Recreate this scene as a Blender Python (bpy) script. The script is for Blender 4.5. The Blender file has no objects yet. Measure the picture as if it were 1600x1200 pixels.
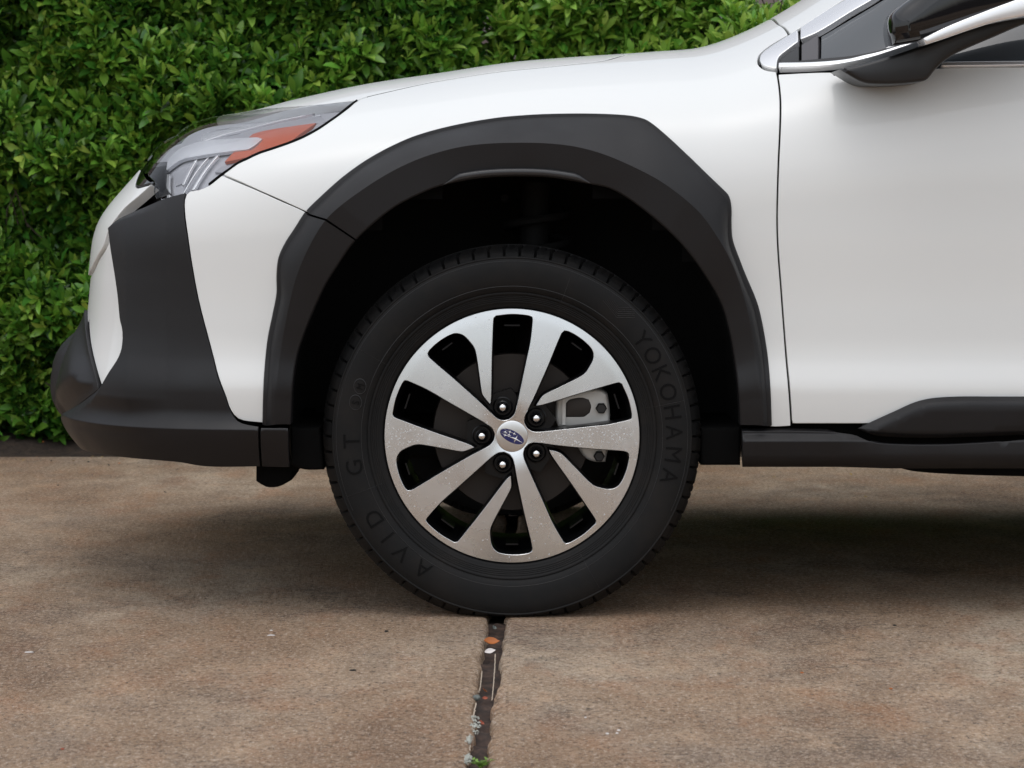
import bpy, math, random
import numpy as np
from mathutils import Vector, Matrix
from mathutils.geometry import delaunay_2d_cdt
rng = np.random.default_rng(7); random.seed(7)
sc = bpy.context.scene
COL = sc.collection
# ---------------------------------------------------------------- camera, sky, sun, exposure
FP = 4134.0; TH = math.atan(297/FP); CAM = np.array([0, -5.0, 0.81]); YC = .935
cd = bpy.data.cameras.new('camera'); cam = bpy.data.objects.new('camera', cd); COL.objects.link(cam)
cam.location = CAM; cam.rotation_euler = (math.pi/2-TH, 0, 0)
cd.sensor_width = 36; cd.lens = 36*FP/1600; cd.clip_end = 300; cd.clip_start = .05
cd.dof.use_dof = True; cd.dof.focus_distance = 5.02; cd.dof.aperture_fstop = 13
sc.camera = cam
W = bpy.data.worlds.new("World"); sc.world = W; W.use_nodes = True
wn = W.node_tree.nodes; wl = W.node_tree.links
SUN_EL = math.radians(72); SUN_AZ = math.radians(200)
sky = wn.new('ShaderNodeTexSky'); sky.sky_type = 'NISHITA'; sky.sun_disc = False
sky.sun_elevation = SUN_EL; sky.sun_rotation = SUN_AZ; sky.air_density = 1.0; sky.dust_density = 2; sky.ozone_density = 1
hs = wn.new('ShaderNodeHueSaturation'); hs.inputs['Saturation'].default_value = .30
bg = wn['Background']; bg.inputs[1].default_value = .15
wl.new(sky.outputs[0], hs.inputs['Color']); wl.new(hs.outputs[0], bg.inputs[0])
sd = bpy.data.lights.new('sun', 'SUN'); sd.energy = .75; sd.angle = math.radians(120); sd.color = (1, 1, .99)
so = bpy.data.objects.new('sun', sd); COL.objects.link(so)
sdir = Vector((math.sin(SUN_AZ)*math.cos(SUN_EL), math.cos(SUN_AZ)*math.cos(SUN_EL), math.sin(SUN_EL)))
so.rotation_euler = sdir.to_track_quat('Z', 'Y').to_euler()
sc.view_settings.view_transform = 'Standard'; sc.view_settings.look = 'None'
sc.view_settings.exposure = 0.30; sc.view_settings.gamma = 1
sc.render.engine = 'CYCLES'
sc.cycles.max_bounces = 8

# ---------------------------------------------------------------- materials
MATS = {}
def mat(name, col, rough=.5, metal=0, coat=0, spec=.5, coatrough=.03):
    m = bpy.data.materials.new(name); m.use_nodes = True
    b = m.node_tree.nodes['Principled BSDF']
    b.inputs['Base Color'].default_value = (*col, 1); b.inputs['Roughness'].default_value = rough
    b.inputs['Metallic'].default_value = metal; b.inputs['Coat Weight'].default_value = coat
    b.inputs['Coat Roughness'].default_value = coatrough; b.inputs['Specular IOR Level'].default_value = spec
    MATS[name] = m
    return m
def nd(m, t, **kw):
    n = m.node_tree.nodes.new(t)
    for k, v in kw.items():
        if k in n.inputs: n.inputs[k].default_value = v
        else: setattr(n, k, v)
    return n
def lk(m, a, b): m.node_tree.links.new(a, b)
def bsdf(m): return m.node_tree.nodes['Principled BSDF']
def objco(m, scale=None):
    tc = nd(m, 'ShaderNodeTexCoord')
    if scale is None: return tc.outputs['Object']
    mp = nd(m, 'ShaderNodeMapping'); mp.inputs['Scale'].default_value = scale
    lk(m, tc.outputs['Object'], mp.inputs[0]); return mp.outputs[0]
def noise(m, co, scale, detail=4, rough=.5):
    n = nd(m, 'ShaderNodeTexNoise'); n.inputs['Scale'].default_value = scale; n.inputs['Detail'].default_value = detail
    n.inputs['Roughness'].default_value = rough; lk(m, co, n.inputs['Vector']); return n.outputs[0]
def ramp(m, fac, stops):
    r = nd(m, 'ShaderNodeValToRGB'); e = r.color_ramp.elements
    while len(e) < len(stops): e.new(.5)
    for i, (p, c) in enumerate(stops):
        e[i].position = p; e[i].color = (*c, 1) if not isinstance(c, (int, float)) else (c, c, c, 1)
    lk(m, fac, r.inputs[0]); return r.outputs[0]
def mix(m, fac, a, b, mode='MIX'):
    x = nd(m, 'ShaderNodeMix'); x.data_type = 'RGBA'; x.blend_type = mode
    for s, v in ((x.inputs[0], fac), (x.inputs[6], a), (x.inputs[7], b)):
        if hasattr(v, 'links'): lk(m, v, s)
        elif isinstance(v, (int, float)): s.default_value = v
        else: s.default_value = (*v, 1)
    return x.outputs[2]
def bump(m, h, strength, dist, normal_in=None):
    b = nd(m, 'ShaderNodeBump'); b.inputs['Strength'].default_value = strength; b.inputs['Distance'].default_value = dist
    lk(m, h, b.inputs['Height'])
    if normal_in is not None: lk(m, normal_in, b.inputs['Normal'])
    return b.outputs[0]
# car paint
paint = mat('pearl_white_paint', (.79, .80, .785), .5, 0, .6, .3, .03)
clad = mat('black_textured_plastic', (.0085, .0081, .0092), .46, spec=.38)
h = noise(clad, objco(clad), 900, 2); lk(clad, bump(clad, h, .35, .0004), bsdf(clad).inputs['Normal'])
lk(clad, ramp(clad, noise(clad, objco(clad), 9, 4), [(.3, .4), (.7, .54)]), bsdf(clad).inputs['Roughness'])
gblack = mat('gloss_black', (.004, .004, .005), .06, coat=.3)
satin = mat('satin_black', (.012, .012, .013), .35)
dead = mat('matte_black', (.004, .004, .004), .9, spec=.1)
liner = mat('liner_black', (.011, .011, .011), .75, spec=.25)
chrome = mat('chrome', (.95, .95, .96), .25, .7)
lip = mat('lip_plastic', (.03, .03, .032), .32)
rubber = mat('tyre_rubber', (.0048, .0048, .0050), .62, spec=.24)
h = noise(rubber, objco(rubber), 60, 6); lk(rubber, bump(rubber, h, .25, .001), bsdf(rubber).inputs['Normal'])
lk(rubber, mix(rubber, ramp(rubber, noise(rubber, objco(rubber), 12, 6, .65), [(.45, 0.), (.75, .55)]), (.0047, .0047, .0049), (.016, .0125, .010)), bsdf(rubber).inputs['Base Color'])
rubtext = mat('tyre_lettering', (.0024, .0024, .0025), .6, spec=.13)
rubridge = mat('tyre_ridge', (.016, .016, .017), .45)
alu = mat('machined_aluminium', (.77, .795, .81), .26, 1)
co = objco(alu)
sep = nd(alu, 'ShaderNodeVectorMath', operation='LENGTH'); 
mp = nd(alu, 'ShaderNodeMapping'); mp.inputs['Scale'].default_value = (1, 0, 1); lk(alu, co, mp.inputs[0]); lk(alu, mp.outputs[0], sep.inputs[0])
wv = nd(alu, 'ShaderNodeTexNoise'); wv.noise_dimensions = '1D'; wv.inputs['Scale'].default_value = 1500; wv.inputs['Detail'].default_value = 1
lk(alu, sep.outputs['Value'], wv.inputs['W']); lk(alu, bump(alu, wv.outputs[0], .05, .0002), bsdf(alu).inputs['Normal'])
lk(alu, ramp(alu, noise(alu, co, 14, 5), [(.35, .23), (.7, .31)]), bsdf(alu).inputs['Roughness'])
wblack = mat('wheel_gloss_black', (.004, .004, .0045), .3, coat=0, spec=.3)
capm = mat('cap_silver', (.72, .72, .71), .28, 1)
navy = mat('emblem_navy', (.006, .012, .10), .25, coat=1)
castal = mat('cast_aluminium', (.62, .61, .58), .45, .35)
h = noise(castal, objco(castal), 120, 4); lk(castal, bump(castal, h, .4, .001), bsdf(castal).inputs['Normal'])
disc = mat('disc_iron', (.045, .038, .034), .45, .6)
nutm = mat('nut_chrome', (.85, .85, .85), .16, 1)
glass = mat('tinted_glass', (.050, .056, .062), .05, spec=.9)
amber = mat('amber_reflector', (.56, .135, .07), .35, coat=.2)
h = nd(amber, 'ShaderNodeTexVoronoi'); h.inputs['Scale'].default_value = 220; lk(amber, objco(amber), h.inputs['Vector'])
lk(amber, bump(amber, h.outputs[0], .25, .001), bsdf(amber).inputs['Normal'])
lampg = mat('lamp_grey', (.50, .50, .53), .35, .2)
lampd = mat('lamp_dark', (.42, .42, .45), .4, .1)
filler = mat('filler_grey', (.085, .08, .085), .45)
lampl = mat('lamp_light_guide', (.74, .75, .78), .25, .1, coat=1)
lens = bpy.data.materials.new('clear_lens'); lens.use_nodes = True
_n = lens.node_tree.nodes; _n.clear(); o_ = _n.new('ShaderNodeOutputMaterial'); t_ = _n.new('ShaderNodeBsdfTransparent'); g_ = _n.new('ShaderNodeBsdfGlossy')
g_.inputs['Roughness'].default_value = .02; fr = _n.new('ShaderNodeFresnel'); fr.inputs[0].default_value = 1.33; ms = _n.new('ShaderNodeMixShader')
t_.inputs[0].default_value = (.93, .94, .95, 1)
ll = lens.node_tree.links; ll.new(fr.outputs[0], ms.inputs[0]); ll.new(t_.outputs[0], ms.inputs[1]); ll.new(g_.outputs[0], ms.inputs[2]); ll.new(ms.outputs[0], o_.inputs[0])
water = mat('water_drop', (.95, .95, .95), .08, 0, spec=.8); bsdf(water).inputs['Transmission Weight'].default_value = .35; bsdf(water).inputs['IOR'].default_value = 1.33

# ---------------------------------------------------------------- mesh helpers
def tag(o, label=None, cat=None, group=None, kind=None):
    if label: o['label'] = label
    if cat: o['category'] = cat
    if group: o['group'] = group
    if kind: o['kind'] = kind
    return o
def mk(name, V, F, m, parent=None, N=None, smooth=True, midx=None):
    me = bpy.data.meshes.new(name)
    me.from_pydata([tuple(map(float, v)) for v in V], [], [tuple(int(i) for i in f) for f in F])
    ms_ = m if isinstance(m, (list, tuple)) else [m]
    for a in ms_: me.materials.append(a)
    if midx is not None: me.polygons.foreach_set('material_index', list(midx))
    me.polygons.foreach_set('use_smooth', [bool(smooth)]*len(me.polygons))
    me.update()
    if N is not None: me.normals_split_custom_set_from_vertices([tuple(map(float, n)) for n in N])
    o = bpy.data.objects.new(name, me); COL.objects.link(o)
    if parent: o.parent = parent
    return o
def empty(name, loc=(0, 0, 0)):
    o = bpy.data.objects.new(name, None); o.empty_display_size = .1; o.location = loc; COL.objects.link(o); return o
def sharp(o, deg=35):
    me = o.data; me.update()
    import bmesh
    b = bmesh.new(); b.from_mesh(me); b.normal_update()
    for e in b.edges:
        if len(e.link_faces) == 2: e.smooth = e.calc_face_angle(0) < math.radians(deg)
    b.to_mesh(me); b.free(); return o
def recalc(o):
    import bmesh
    b = bmesh.new(); b.from_mesh(o.data); bmesh.ops.recalc_face_normals(b, faces=b.faces); b.to_mesh(o.data); b.free(); return o
class MB:
    def __init__(s): s.V = []; s.F = []; s.M = []
    def add(s, V, F, mi=0):
        k = len(s.V); s.V += [tuple(v) for v in V]; s.F += [tuple(i+k for i in f) for f in F]; s.M += [mi]*len(F)
    def box(s, c, d, mi=0, R=None):
        V = [np.array([x*d[0]/2, y*d[1]/2, z*d[2]/2]) for x in (-1, 1) for y in (-1, 1) for z in (-1, 1)]
        if R is not None: V = [R@v for v in V]
        s.add([np.array(c)+v for v in V], [(0, 1, 3, 2), (4, 6, 7, 5), (0, 4, 5, 1), (2, 3, 7, 6), (0, 2, 6, 4), (1, 5, 7, 3)], mi)
    def lathe(s, prof, n=48, cx=0, cz=0, cap=False, mi=0):   # prof: (r, y) around y axis
        k = len(prof); V = []; F = []
        for i in range(n):
            a = 2*math.pi*i/n
            for r, y in prof: V.append((cx+r*math.cos(a), y, cz+r*math.sin(a)))
        for i in range(n):
            j = (i+1) % n
            for q in range(k-1): F.append((i*k+q, i*k+q+1, j*k+q+1, j*k+q))
        if cap: F.append(tuple(i*k for i in range(n)))
        s.add(V, F, mi)
    def tube(s, pts, rad, n=6, mi=0):
        pts = [np.array(p, float) for p in pts]; V = []; F = []
        for i, p in enumerate(pts):
            t = pts[min(i+1, len(pts)-1)]-pts[max(i-1, 0)]; t /= np.linalg.norm(t)+1e-9
            a = np.cross(t, (0.13, .2, .97)); a /= np.linalg.norm(a)+1e-9; b = np.cross(t, a)
            r = rad[i] if hasattr(rad, '__len__') else rad
            for k in range(n):
                w = 2*math.pi*k/n; V.append(p+r*(a*math.cos(w)+b*math.sin(w)))
        for i in range(len(pts)-1):
            for k in range(n):
                F.append((i*n+k, i*n+(k+1) % n, (i+1)*n+(k+1) % n, (i+1)*n+k))
        F.append(tuple(range(n))[::-1]); F.append(tuple((len(pts)-1)*n+k for k in range(n)))
        s.add(V, F, mi)
    def build(s, name, m, parent=None, smooth=True, deg=35, rc=True):
        o = mk(name, s.V, s.F, m, parent, smooth=smooth, midx=s.M)
        if rc: recalc(o)
        if smooth: sharp(o, deg)
        return o

# ---------------------------------------------------------------- the body surface (real size, metres)
def ray(px, py):
    px = np.asarray(px, float); py = np.asarray(py, float)
    u = (px-800)/FP; v = (600-py)/FP
    d = np.stack([u, math.cos(TH)+v*math.sin(TH), v*math.cos(TH)-math.sin(TH)], -1)
    return d/np.linalg.norm(d, axis=-1, keepdims=True)
def atY(px, py, Y):
    d = ray(px, py); return CAM+d*((Y-CAM[1])/d[..., 1])[..., None]
def atZ(px, py, Z=0.):
    d = ray(px, py); return CAM+d*((Z-CAM[2])/d[..., 2])[..., None]
def cub(x, xs, ys):
    xs = np.asarray(xs, float); ys = np.asarray(ys, float)
    d = np.diff(ys)/np.diff(xs); m = np.zeros(len(xs)); h = np.diff(xs)
    m[1:-1] = (d[:-1]*h[1:]+d[1:]*h[:-1])/(h[1:]+h[:-1]); m[0] = d[0]; m[-1] = d[-1]
    x = np.clip(x, xs[0], xs[-1]); i = np.clip(np.searchsorted(xs, x)-1, 0, len(xs)-2); t = (x-xs[i])/h[i]
    return ((2*t**3-3*t**2+1)*ys[i]+(t**3-2*t**2+t)*h[i]*m[i]+(-2*t**3+3*t**2)*ys[i+1]+(t**3-t**2)*h[i]*m[i+1])
HX = [-.80, -.65, -.55, -.45, -.3, -.15, 0, .15, .3, .4, .5, .65, .9, 1.3, 1.8, 2.6, 3.3, 3.8]
HZ = [1.0043, 1.0042, 0.9973, 1.015, 1.0456, 1.0685, 1.0911, 1.1035, 1.1137, 1.1233, 1.1593, 1.2445, 1.45, 1.62, 1.68, 1.67, 1.6, 1.4]
AZ = [.1, .25, .35, .45, .55, .65, .75, .85, .95, 1.1]
AA = [0.5931, 0.6365, 0.6838, 0.6767, 0.6538, 0.6413, 0.6217, 0.5562, 0.5198, 0.4822]
SZ = [.1, .25, .36, .424, .436, .5, .58, .75, .88, .96, 1.03, 1.12, 1.7]
SI = [.09, .04, .011, .0014, .0005, .012, .014, .006, .004, .014, .035, .075, .30]
def fbody(P):
    x, y, z = P[..., 0], P[..., 1], P[..., 2]
    Wd = YC-cub(z, SZ, SI)
    U = np.abs(y-YC)/Wd; V = np.clip((z-.6)/(cub(x, HX, HZ)-.6), 0, 3)
    N = np.clip((-.25-x)/cub(z, AZ, AA), 0, 3); R = np.clip((x-2.9)/(1.02-.25*np.clip(z-.9, 0, 1)), 0, 3)
    return U**3.2+V**5+N**4+R**4
def grad(P):
    e = 1e-4; g = np.stack([(fbody(P+np.eye(3)[i]*e)-fbody(P-np.eye(3)[i]*e)) for i in range(3)], -1)
    return g/(np.linalg.norm(g, axis=-1, keepdims=True)+1e-12)
def hit(O, D, t0, t1):
    """first surface point along rays; tangent point where they miss"""
    O = np.atleast_2d(O); D = np.atleast_2d(D); O, D = np.broadcast_arrays(O, D)
    t = np.linspace(t0, t1, 64); ff = fbody(O[:, None]+D[:, None]*t[None, :, None])
    k = np.argmin(ff, 1); kk = np.clip(k, 1, len(t)-2)
    a = t[kk-1]; b = t[kk+1]
    for _ in range(26):
        c = a+(b-a)/3; d = b-(b-a)/3
        s = fbody(O+D*c[:, None]) < fbody(O+D*d[:, None]); b = np.where(s, d, b); a = np.where(s, a, c)
    tm = (a+b)/2; fm = fbody(O+D*tm[:, None]); lo = np.full(len(tm), t0); hi = tm.copy()
    for _ in range(36):
        m_ = (lo+hi)/2; s = fbody(O+D*m_[:, None]) < 1; hi = np.where(s, m_, hi); lo = np.where(s, lo, m_)
    tt = np.where(fm < 1, hi, tm)
    return O+D*tt[:, None]
def P3(pt):
    if len(pt) == 2: return hit(CAM, ray(pt[0], pt[1]), 3.8, 7.2)[0]
    return np.array(pt, float)
def FR(y, z): return tuple(hit(np.array([-3., y, z]), np.array([1., 0, 0]), 0, 3.5)[0])
def smooth_poly(pts, step, corner=38, closed=True):
    """Catmull-Rom through 2D points, broken at sharp corners, resampled"""
    p = [np.array(q, float) for q in pts]; n = len(p); out = []
    def iscorner(i):
        if not closed and i in (0, n-1): return True
        a = p[i]-p[i-1]; b = p[(i+1) % n]-p[i]
        return math.degrees(math.acos(np.clip(a@b/(np.linalg.norm(a)*np.linalg.norm(b)+1e-12), -1, 1))) > corner
    cor = [iscorner(i) for i in range(n)]
    for i in range(n if closed else n-1):
        p1, p2 = p[i], p[(i+1) % n]
        p0 = p[i-1] if not cor[i] else 2*p1-p2
        p3 = p[(i+2) % n] if not cor[(i+1) % n] else 2*p2-p1
        L = np.linalg.norm(p2-p1); k = max(1, int(round(L/step)))
        m1 = (p2-p0)*L/max(np.linalg.norm(p1-p0)+L, 1e-9); m2 = (p3-p1)*L/max(np.linalg.norm(p3-p2)+L, 1e-9)
        for j in range(k):
            t = j/k; out.append((2*t**3-3*t**2+1)*p1+(t**3-2*t**2+t)*m1+(-2*t**3+3*t**2)*p2+(t**3-t**2)*m2)
    if not closed: out.append(p[-1])
    return np.array(out)
def inset(poly, d):
    n = len(poly); a = poly-np.roll(poly, 1, 0); b = np.roll(poly, -1, 0)-poly
    a /= np.linalg.norm(a, axis=1, keepdims=True)+1e-12; b /= np.linalg.norm(b, axis=1, keepdims=True)+1e-12
    area = .5*np.sum(poly[:, 0]*np.roll(poly[:, 1], -1)-poly[:, 1]*np.roll(poly[:, 0], -1))
    sgn = 1 if area > 0 else -1
    na = np.stack([-a[:, 1], a[:, 0]], 1)*sgn; nb = np.stack([-b[:, 1], b[:, 0]], 1)*sgn
    m_ = na+nb; L2 = np.sum(m_*m_, 1, keepdims=True); m_ = m_*2/np.clip(L2, .9, None)
    return poly+m_*d
def inside(poly, pts):
    x, y = pts[:, 0], pts[:, 1]; r = np.zeros(len(pts), bool); n = len(poly)
    for i in range(n):
        x1, y1 = poly[i]; x2, y2 = poly[(i+1) % n]
        c = ((y1 > y) != (y2 > y)); r ^= c & (x < (x2-x1)*(y-y1)/(y2-y1+1e-15)+x1)
    return r
def dist_poly(poly, pts):
    best = np.full(len(pts), 9.)
    for i in range(len(poly)):
        a = poly[i]; b = poly[(i+1) % len(poly)]; ab = b-a
        t = np.clip(((pts-a)@ab)/(ab@ab+1e-15), 0, 1); best = np.minimum(best, np.linalg.norm(pts-a-t[:, None]*ab, axis=1))
    return best
def basis(d):
    d = np.array(d, float); d /= np.linalg.norm(d)
    up = np.array([0, 0, 1.]) if abs(d[2]) < .9 else np.array([0, 1., 0])
    e1 = np.cross(d, up); e1 /= np.linalg.norm(e1); e2 = np.cross(e1, d); return d, e1, e2
CAR = empty('car', (0, 0, 0)); CARPARTS = []
def panel(name, outline, m, d=(0, 1, 0), off=0., thick=.018, gap=.0016, r=.002, grid=.018, step=.009, parent=None, mirror=True, disp=None, chamfer=None, edge=None, smoothpx=True, rows=None, flange=None):
    """a curved panel lying on the body surface inside an outline"""
    d, e1, e2 = basis(d)
    pts = np.array([P3(p) for p in outline]); P2 = np.stack([pts@e1, pts@e2], 1)
    poly = smooth_poly(P2, step, corner=38 if smoothpx else 0)
    if np.sum(poly[:, 0]*np.roll(poly[:, 1], -1)-poly[:, 1]*np.roll(poly[:, 0], -1)) < 0: poly = poly[::-1]
    outer = inset(poly, gap); inner = inset(poly, gap+r)
    n = len(inner)
    lo = inner.min(0); hi = inner.max(0)
    gx, gy = np.meshgrid(np.arange(lo[0], hi[0], grid), np.arange(lo[1], hi[1], grid*.87)); gx[1::2] += grid/2
    G = np.stack([gx.ravel(), gy.ravel()], 1); G = G[inside(inner, G)]; 
    if len(G): G = G[dist_poly(inner, G) > grid*.45]
    if edge is not None:      # extra rings so an edge profile reads
        for q in edge:
            rr = inset(poly, q); ok = inside(inner, rr) & (dist_poly(poly, rr) > q*.93); G = np.vstack([G[dist_poly(rr, G) > .003] if len(G) else G, rr[ok]])
    if rows is not None:      # rows of points at given heights, so that a crease there stays straight
        for z_ in rows: G = G[abs(G[:, 1]-z_) > .0035]
        for z_ in rows:
            xs_ = np.arange(lo[0], hi[0], .007); R_ = np.stack([xs_, np.full(len(xs_), z_)], 1); R_ = R_[inside(inner, R_)]; 
            if len(R_): R_ = R_[dist_poly(inner, R_) > .002]; G = np.vstack([G, R_])
    A = np.vstack([inner, G]); 
    res = delaunay_2d_cdt([Vector(a) for a in A], [(i, (i+1) % n) for i in range(n)], [], 1, 1e-6)
    A2 = np.array([tuple(v) for v in res[0]]); F = [tuple(f_) for f_ in res[2]]; origs = res[3]
    def surf(Q, near=None):
        O = Q[:, :1]*e1+Q[:, 1:]*e2-d*6
        O = O+d*(np.array([1., YC, .8])@d)
        if near is None: P = hit(O, d[None], 3.2, 8.)
        else:
            tt = near; lo_, hi_ = tt-.05, tt+.13
            for _ in range(30):
                m_ = (lo_+hi_)/2; s = fbody(O+d*m_[:, None]) < 1; hi_ = np.where(s, m_, hi_); lo_ = np.where(s, lo_, m_)
            P = O+d*hi_[:, None]
        g = grad(P); o_ = np.full(len(Q), float(off))
        if disp is not None: o_ = o_+disp(P, Q, poly)
        return P+g*o_[:, None], g
    def surfN(Q):
        e = .0012
        P, g = surf(Q)
        if disp is None: return P, g
        O0 = Q[:, :1]*e1+Q[:, 1:]*e2-d*6+d*(np.array([1., YC, .8])@d); t_ = (P-O0)@d
        a, _ = surf(Q+[e, 0], t_); b, _ = surf(Q-[e, 0], t_); c, _ = surf(Q+[0, e], t_); d_, _ = surf(Q-[0, e], t_)
        N = np.cross(a-b, c-d_); N /= np.linalg.norm(N, axis=1, keepdims=True)+1e-12
        N *= np.sign(np.sum(N*g, 1, keepdims=True)); return P, N
    P, N = surfN(A2)
    # boundary ring of the cdt output, in order
    idx = {}
    for k, ol in enumerate(origs):
        for o_ in ol: idx[o_] = k
    ring = [idx.get(i, None) for i in range(n)]
    ok = [i for i in range(n) if ring[i] is not None]
    Pb, gb = surf(outer[ok]); Pi = P[[ring[i] for i in ok]]; Ni = N[[ring[i] for i in ok]]
    outdir = Pb-Pi; outdir -= np.sum(outdir*Ni, 1, keepdims=True)*Ni; outdir /= np.linalg.norm(outdir, axis=1, keepdims=True)+1e-9
    V = [*P]; NN = [*N]; k0 = len(V); kk = len(ok)
    r2 = Pi+outdir*r-Ni*r; r3 = r2-Ni*thick
    mid = Pi+outdir*r*.7-Ni*r*.3
    V += [*mid]; nm = outdir*.7+Ni*.7; NN += [*nm]; V += [*r2]; NN += [*outdir]; V += [*r3]; NN += [*outdir]
    rg = [ring[i] for i in ok]
    for i in range(kk):
        j = (i+1) % kk
        for a, b in ((rg, [k0+q for q in range(kk)]), ([k0+q for q in range(kk)], [k0+kk+q for q in range(kk)]), ([k0+kk+q for q in range(kk)], [k0+2*kk+q for q in range(kk)])):
            F.append((a[i], b[i], b[j], a[j]))
    V = np.array(V); NN = np.array(NN); NN /= np.linalg.norm(NN, axis=1, keepdims=True)+1e-12
    F2 = []
    for f_ in F:
        if len(set(f_)) < 3: continue
        a, b, c = V[f_[0]], V[f_[1]], V[f_[2]]
        if np.cross(b-a, c-a)@(NN[f_[0]]+NN[f_[1]]+NN[f_[2]]) < 0: f_ = f_[::-1]
        F2.append(f_)
    o = mk(name, V, F2, m if flange is None else [m, flange], parent or CAR, NN)
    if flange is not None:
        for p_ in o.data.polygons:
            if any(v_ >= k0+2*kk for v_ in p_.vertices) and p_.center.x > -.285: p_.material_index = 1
    if mirror: CARPARTS.append((o, V, F2, NN, m))
    return o
def mirror_part(name, V, F, m, parent, N=None, **kw):
    V = np.array([tuple(v) for v in V], float); V[:, 1] = 2*YC-V[:, 1]
    if N is not None: N = np.array(N).copy(); N[:, 1] *= -1
    return mk(name, V, [tuple(f)[::-1] for f in F], m, parent, N, **kw)
def prism(name, pts, y0, y1, m, parent=None, r=.004, step=.01, px=True, corner=38, Yref=None, axis=None):
    """outline (pixels at depth y0, or x/z) pushed from y0 to y1, rounded edges"""
    if px:
        Q = np.array([atY(p[0], p[1], y0 if Yref is None else Yref) for p in pts])[:, [0, 2]]
    else: Q = np.array(pts, float)
    poly = smooth_poly(Q, step, corner)
    if np.sum(poly[:, 0]*np.roll(poly[:, 1], -1)-poly[:, 1]*np.roll(poly[:, 0], -1)) < 0: poly = poly[::-1]
    rings = []
    for a in (0, 30, 60, 90): rings.append((r*(1-math.sin(math.radians(a))), y0+r*(1-math.cos(math.radians(a)))))
    for a in (90, 45, 0): rings.append((r*(1-math.sin(math.radians(a))), y1-r*(1-math.cos(math.radians(a)))))
    n = len(poly); V = []; F = []
    for dd, y in rings:
        q = inset(poly, dd)
        V += [(a[0], y, a[1]) for a in q]
    for k in range(len(rings)-1):
        for i in range(n): j = (i+1) % n; F.append((k*n+i, k*n+j, (k+1)*n+j, (k+1)*n+i))
    for k in (0, len(rings)-1):
        res = delaunay_2d_cdt([Vector((V[k*n+i][0], V[k*n+i][2])) for i in range(n)], [(i, (i+1) % n) for i in range(n)], [], 1, 1e-7)
        b_ = len(V); V += [(q.x, V[k*n][1], q.y) for q in res[0]]; F += [tuple(b_+q for q in f_) for f_ in res[2]]
    o = mk(name, V, F, m, parent)
    import bmesh
    b = bmesh.new(); b.from_mesh(o.data); bmesh.ops.remove_doubles(b, verts=b.verts, dist=2e-5); b.to_mesh(o.data); b.free()
    recalc(o); sharp(o, 40); return o
# ================================================================ THE CAR
tag(CAR, 'white car with black wheel arch cladding, parked side on over the slab joint', 'car')
WX, WZ, WY = 0.0, .348, .04
# --- outlines measured on the photograph (1600 x 1200)
O_PX = [(410,663),(411,620),(413,580),(418,530),(426,490),(432,458),(432,430),(435,403),(445,380),(460,357),(477,331),(500,308),(530,281),(555,262),(580,246),(612,229),(650,213),(705,198),(772,186),(825,181),(878,179),(930,179),(975,181),(996,184),(1013,190),(1040,211),(1075,243),(1105,272),(1130,296),(1139,306),(1143,325),(1143,350),(1145,374),(1155,403),(1166,431),(1180,464),(1187,486),(1194,520),(1200,560),(1204,610),(1206,664)]
C_PX = [(432,663),(433,600),(440,540),(450,485),(464,430),(488,376),(513,339),(554,305),(612,268),(666,244),(729,228),(804,223),(878,226),(931,237),(984,258),(1038,287),(1091,330),(1122,372),(1143,410),(1158,450),(1171,500),(1180,560),(1184,610),(1186,664)]
I_PX = [(453,663),(456,600),(463,554),(474,520),(488,485),(505,448),(522,420),(554,375),(612,325),(666,297),(700,286),(750,277),(804,274),(860,276),(915,285),(958,295),(1011,330),(1064,378),(1101,426),(1128,473),(1142,520),(1151,575),(1156,620),(1158,664)]
def polar(px):
    q = smooth_poly(px, 4, closed=False); a = np.degrees(np.arctan2(676-q[:, 1], q[:, 0]-800)); r = np.hypot(q[:, 0]-800, 676-q[:, 1])
    s = np.argsort(a); return a[s], r[s]
PO, PC, PI_ = polar(O_PX), polar(C_PX), polar(I_PX)
def ring_px(pl, ang): r = np.interp(ang, *pl); return 800+r*np.cos(np.radians(ang)), 676-r*np.sin(np.radians(ang)), r
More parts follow.
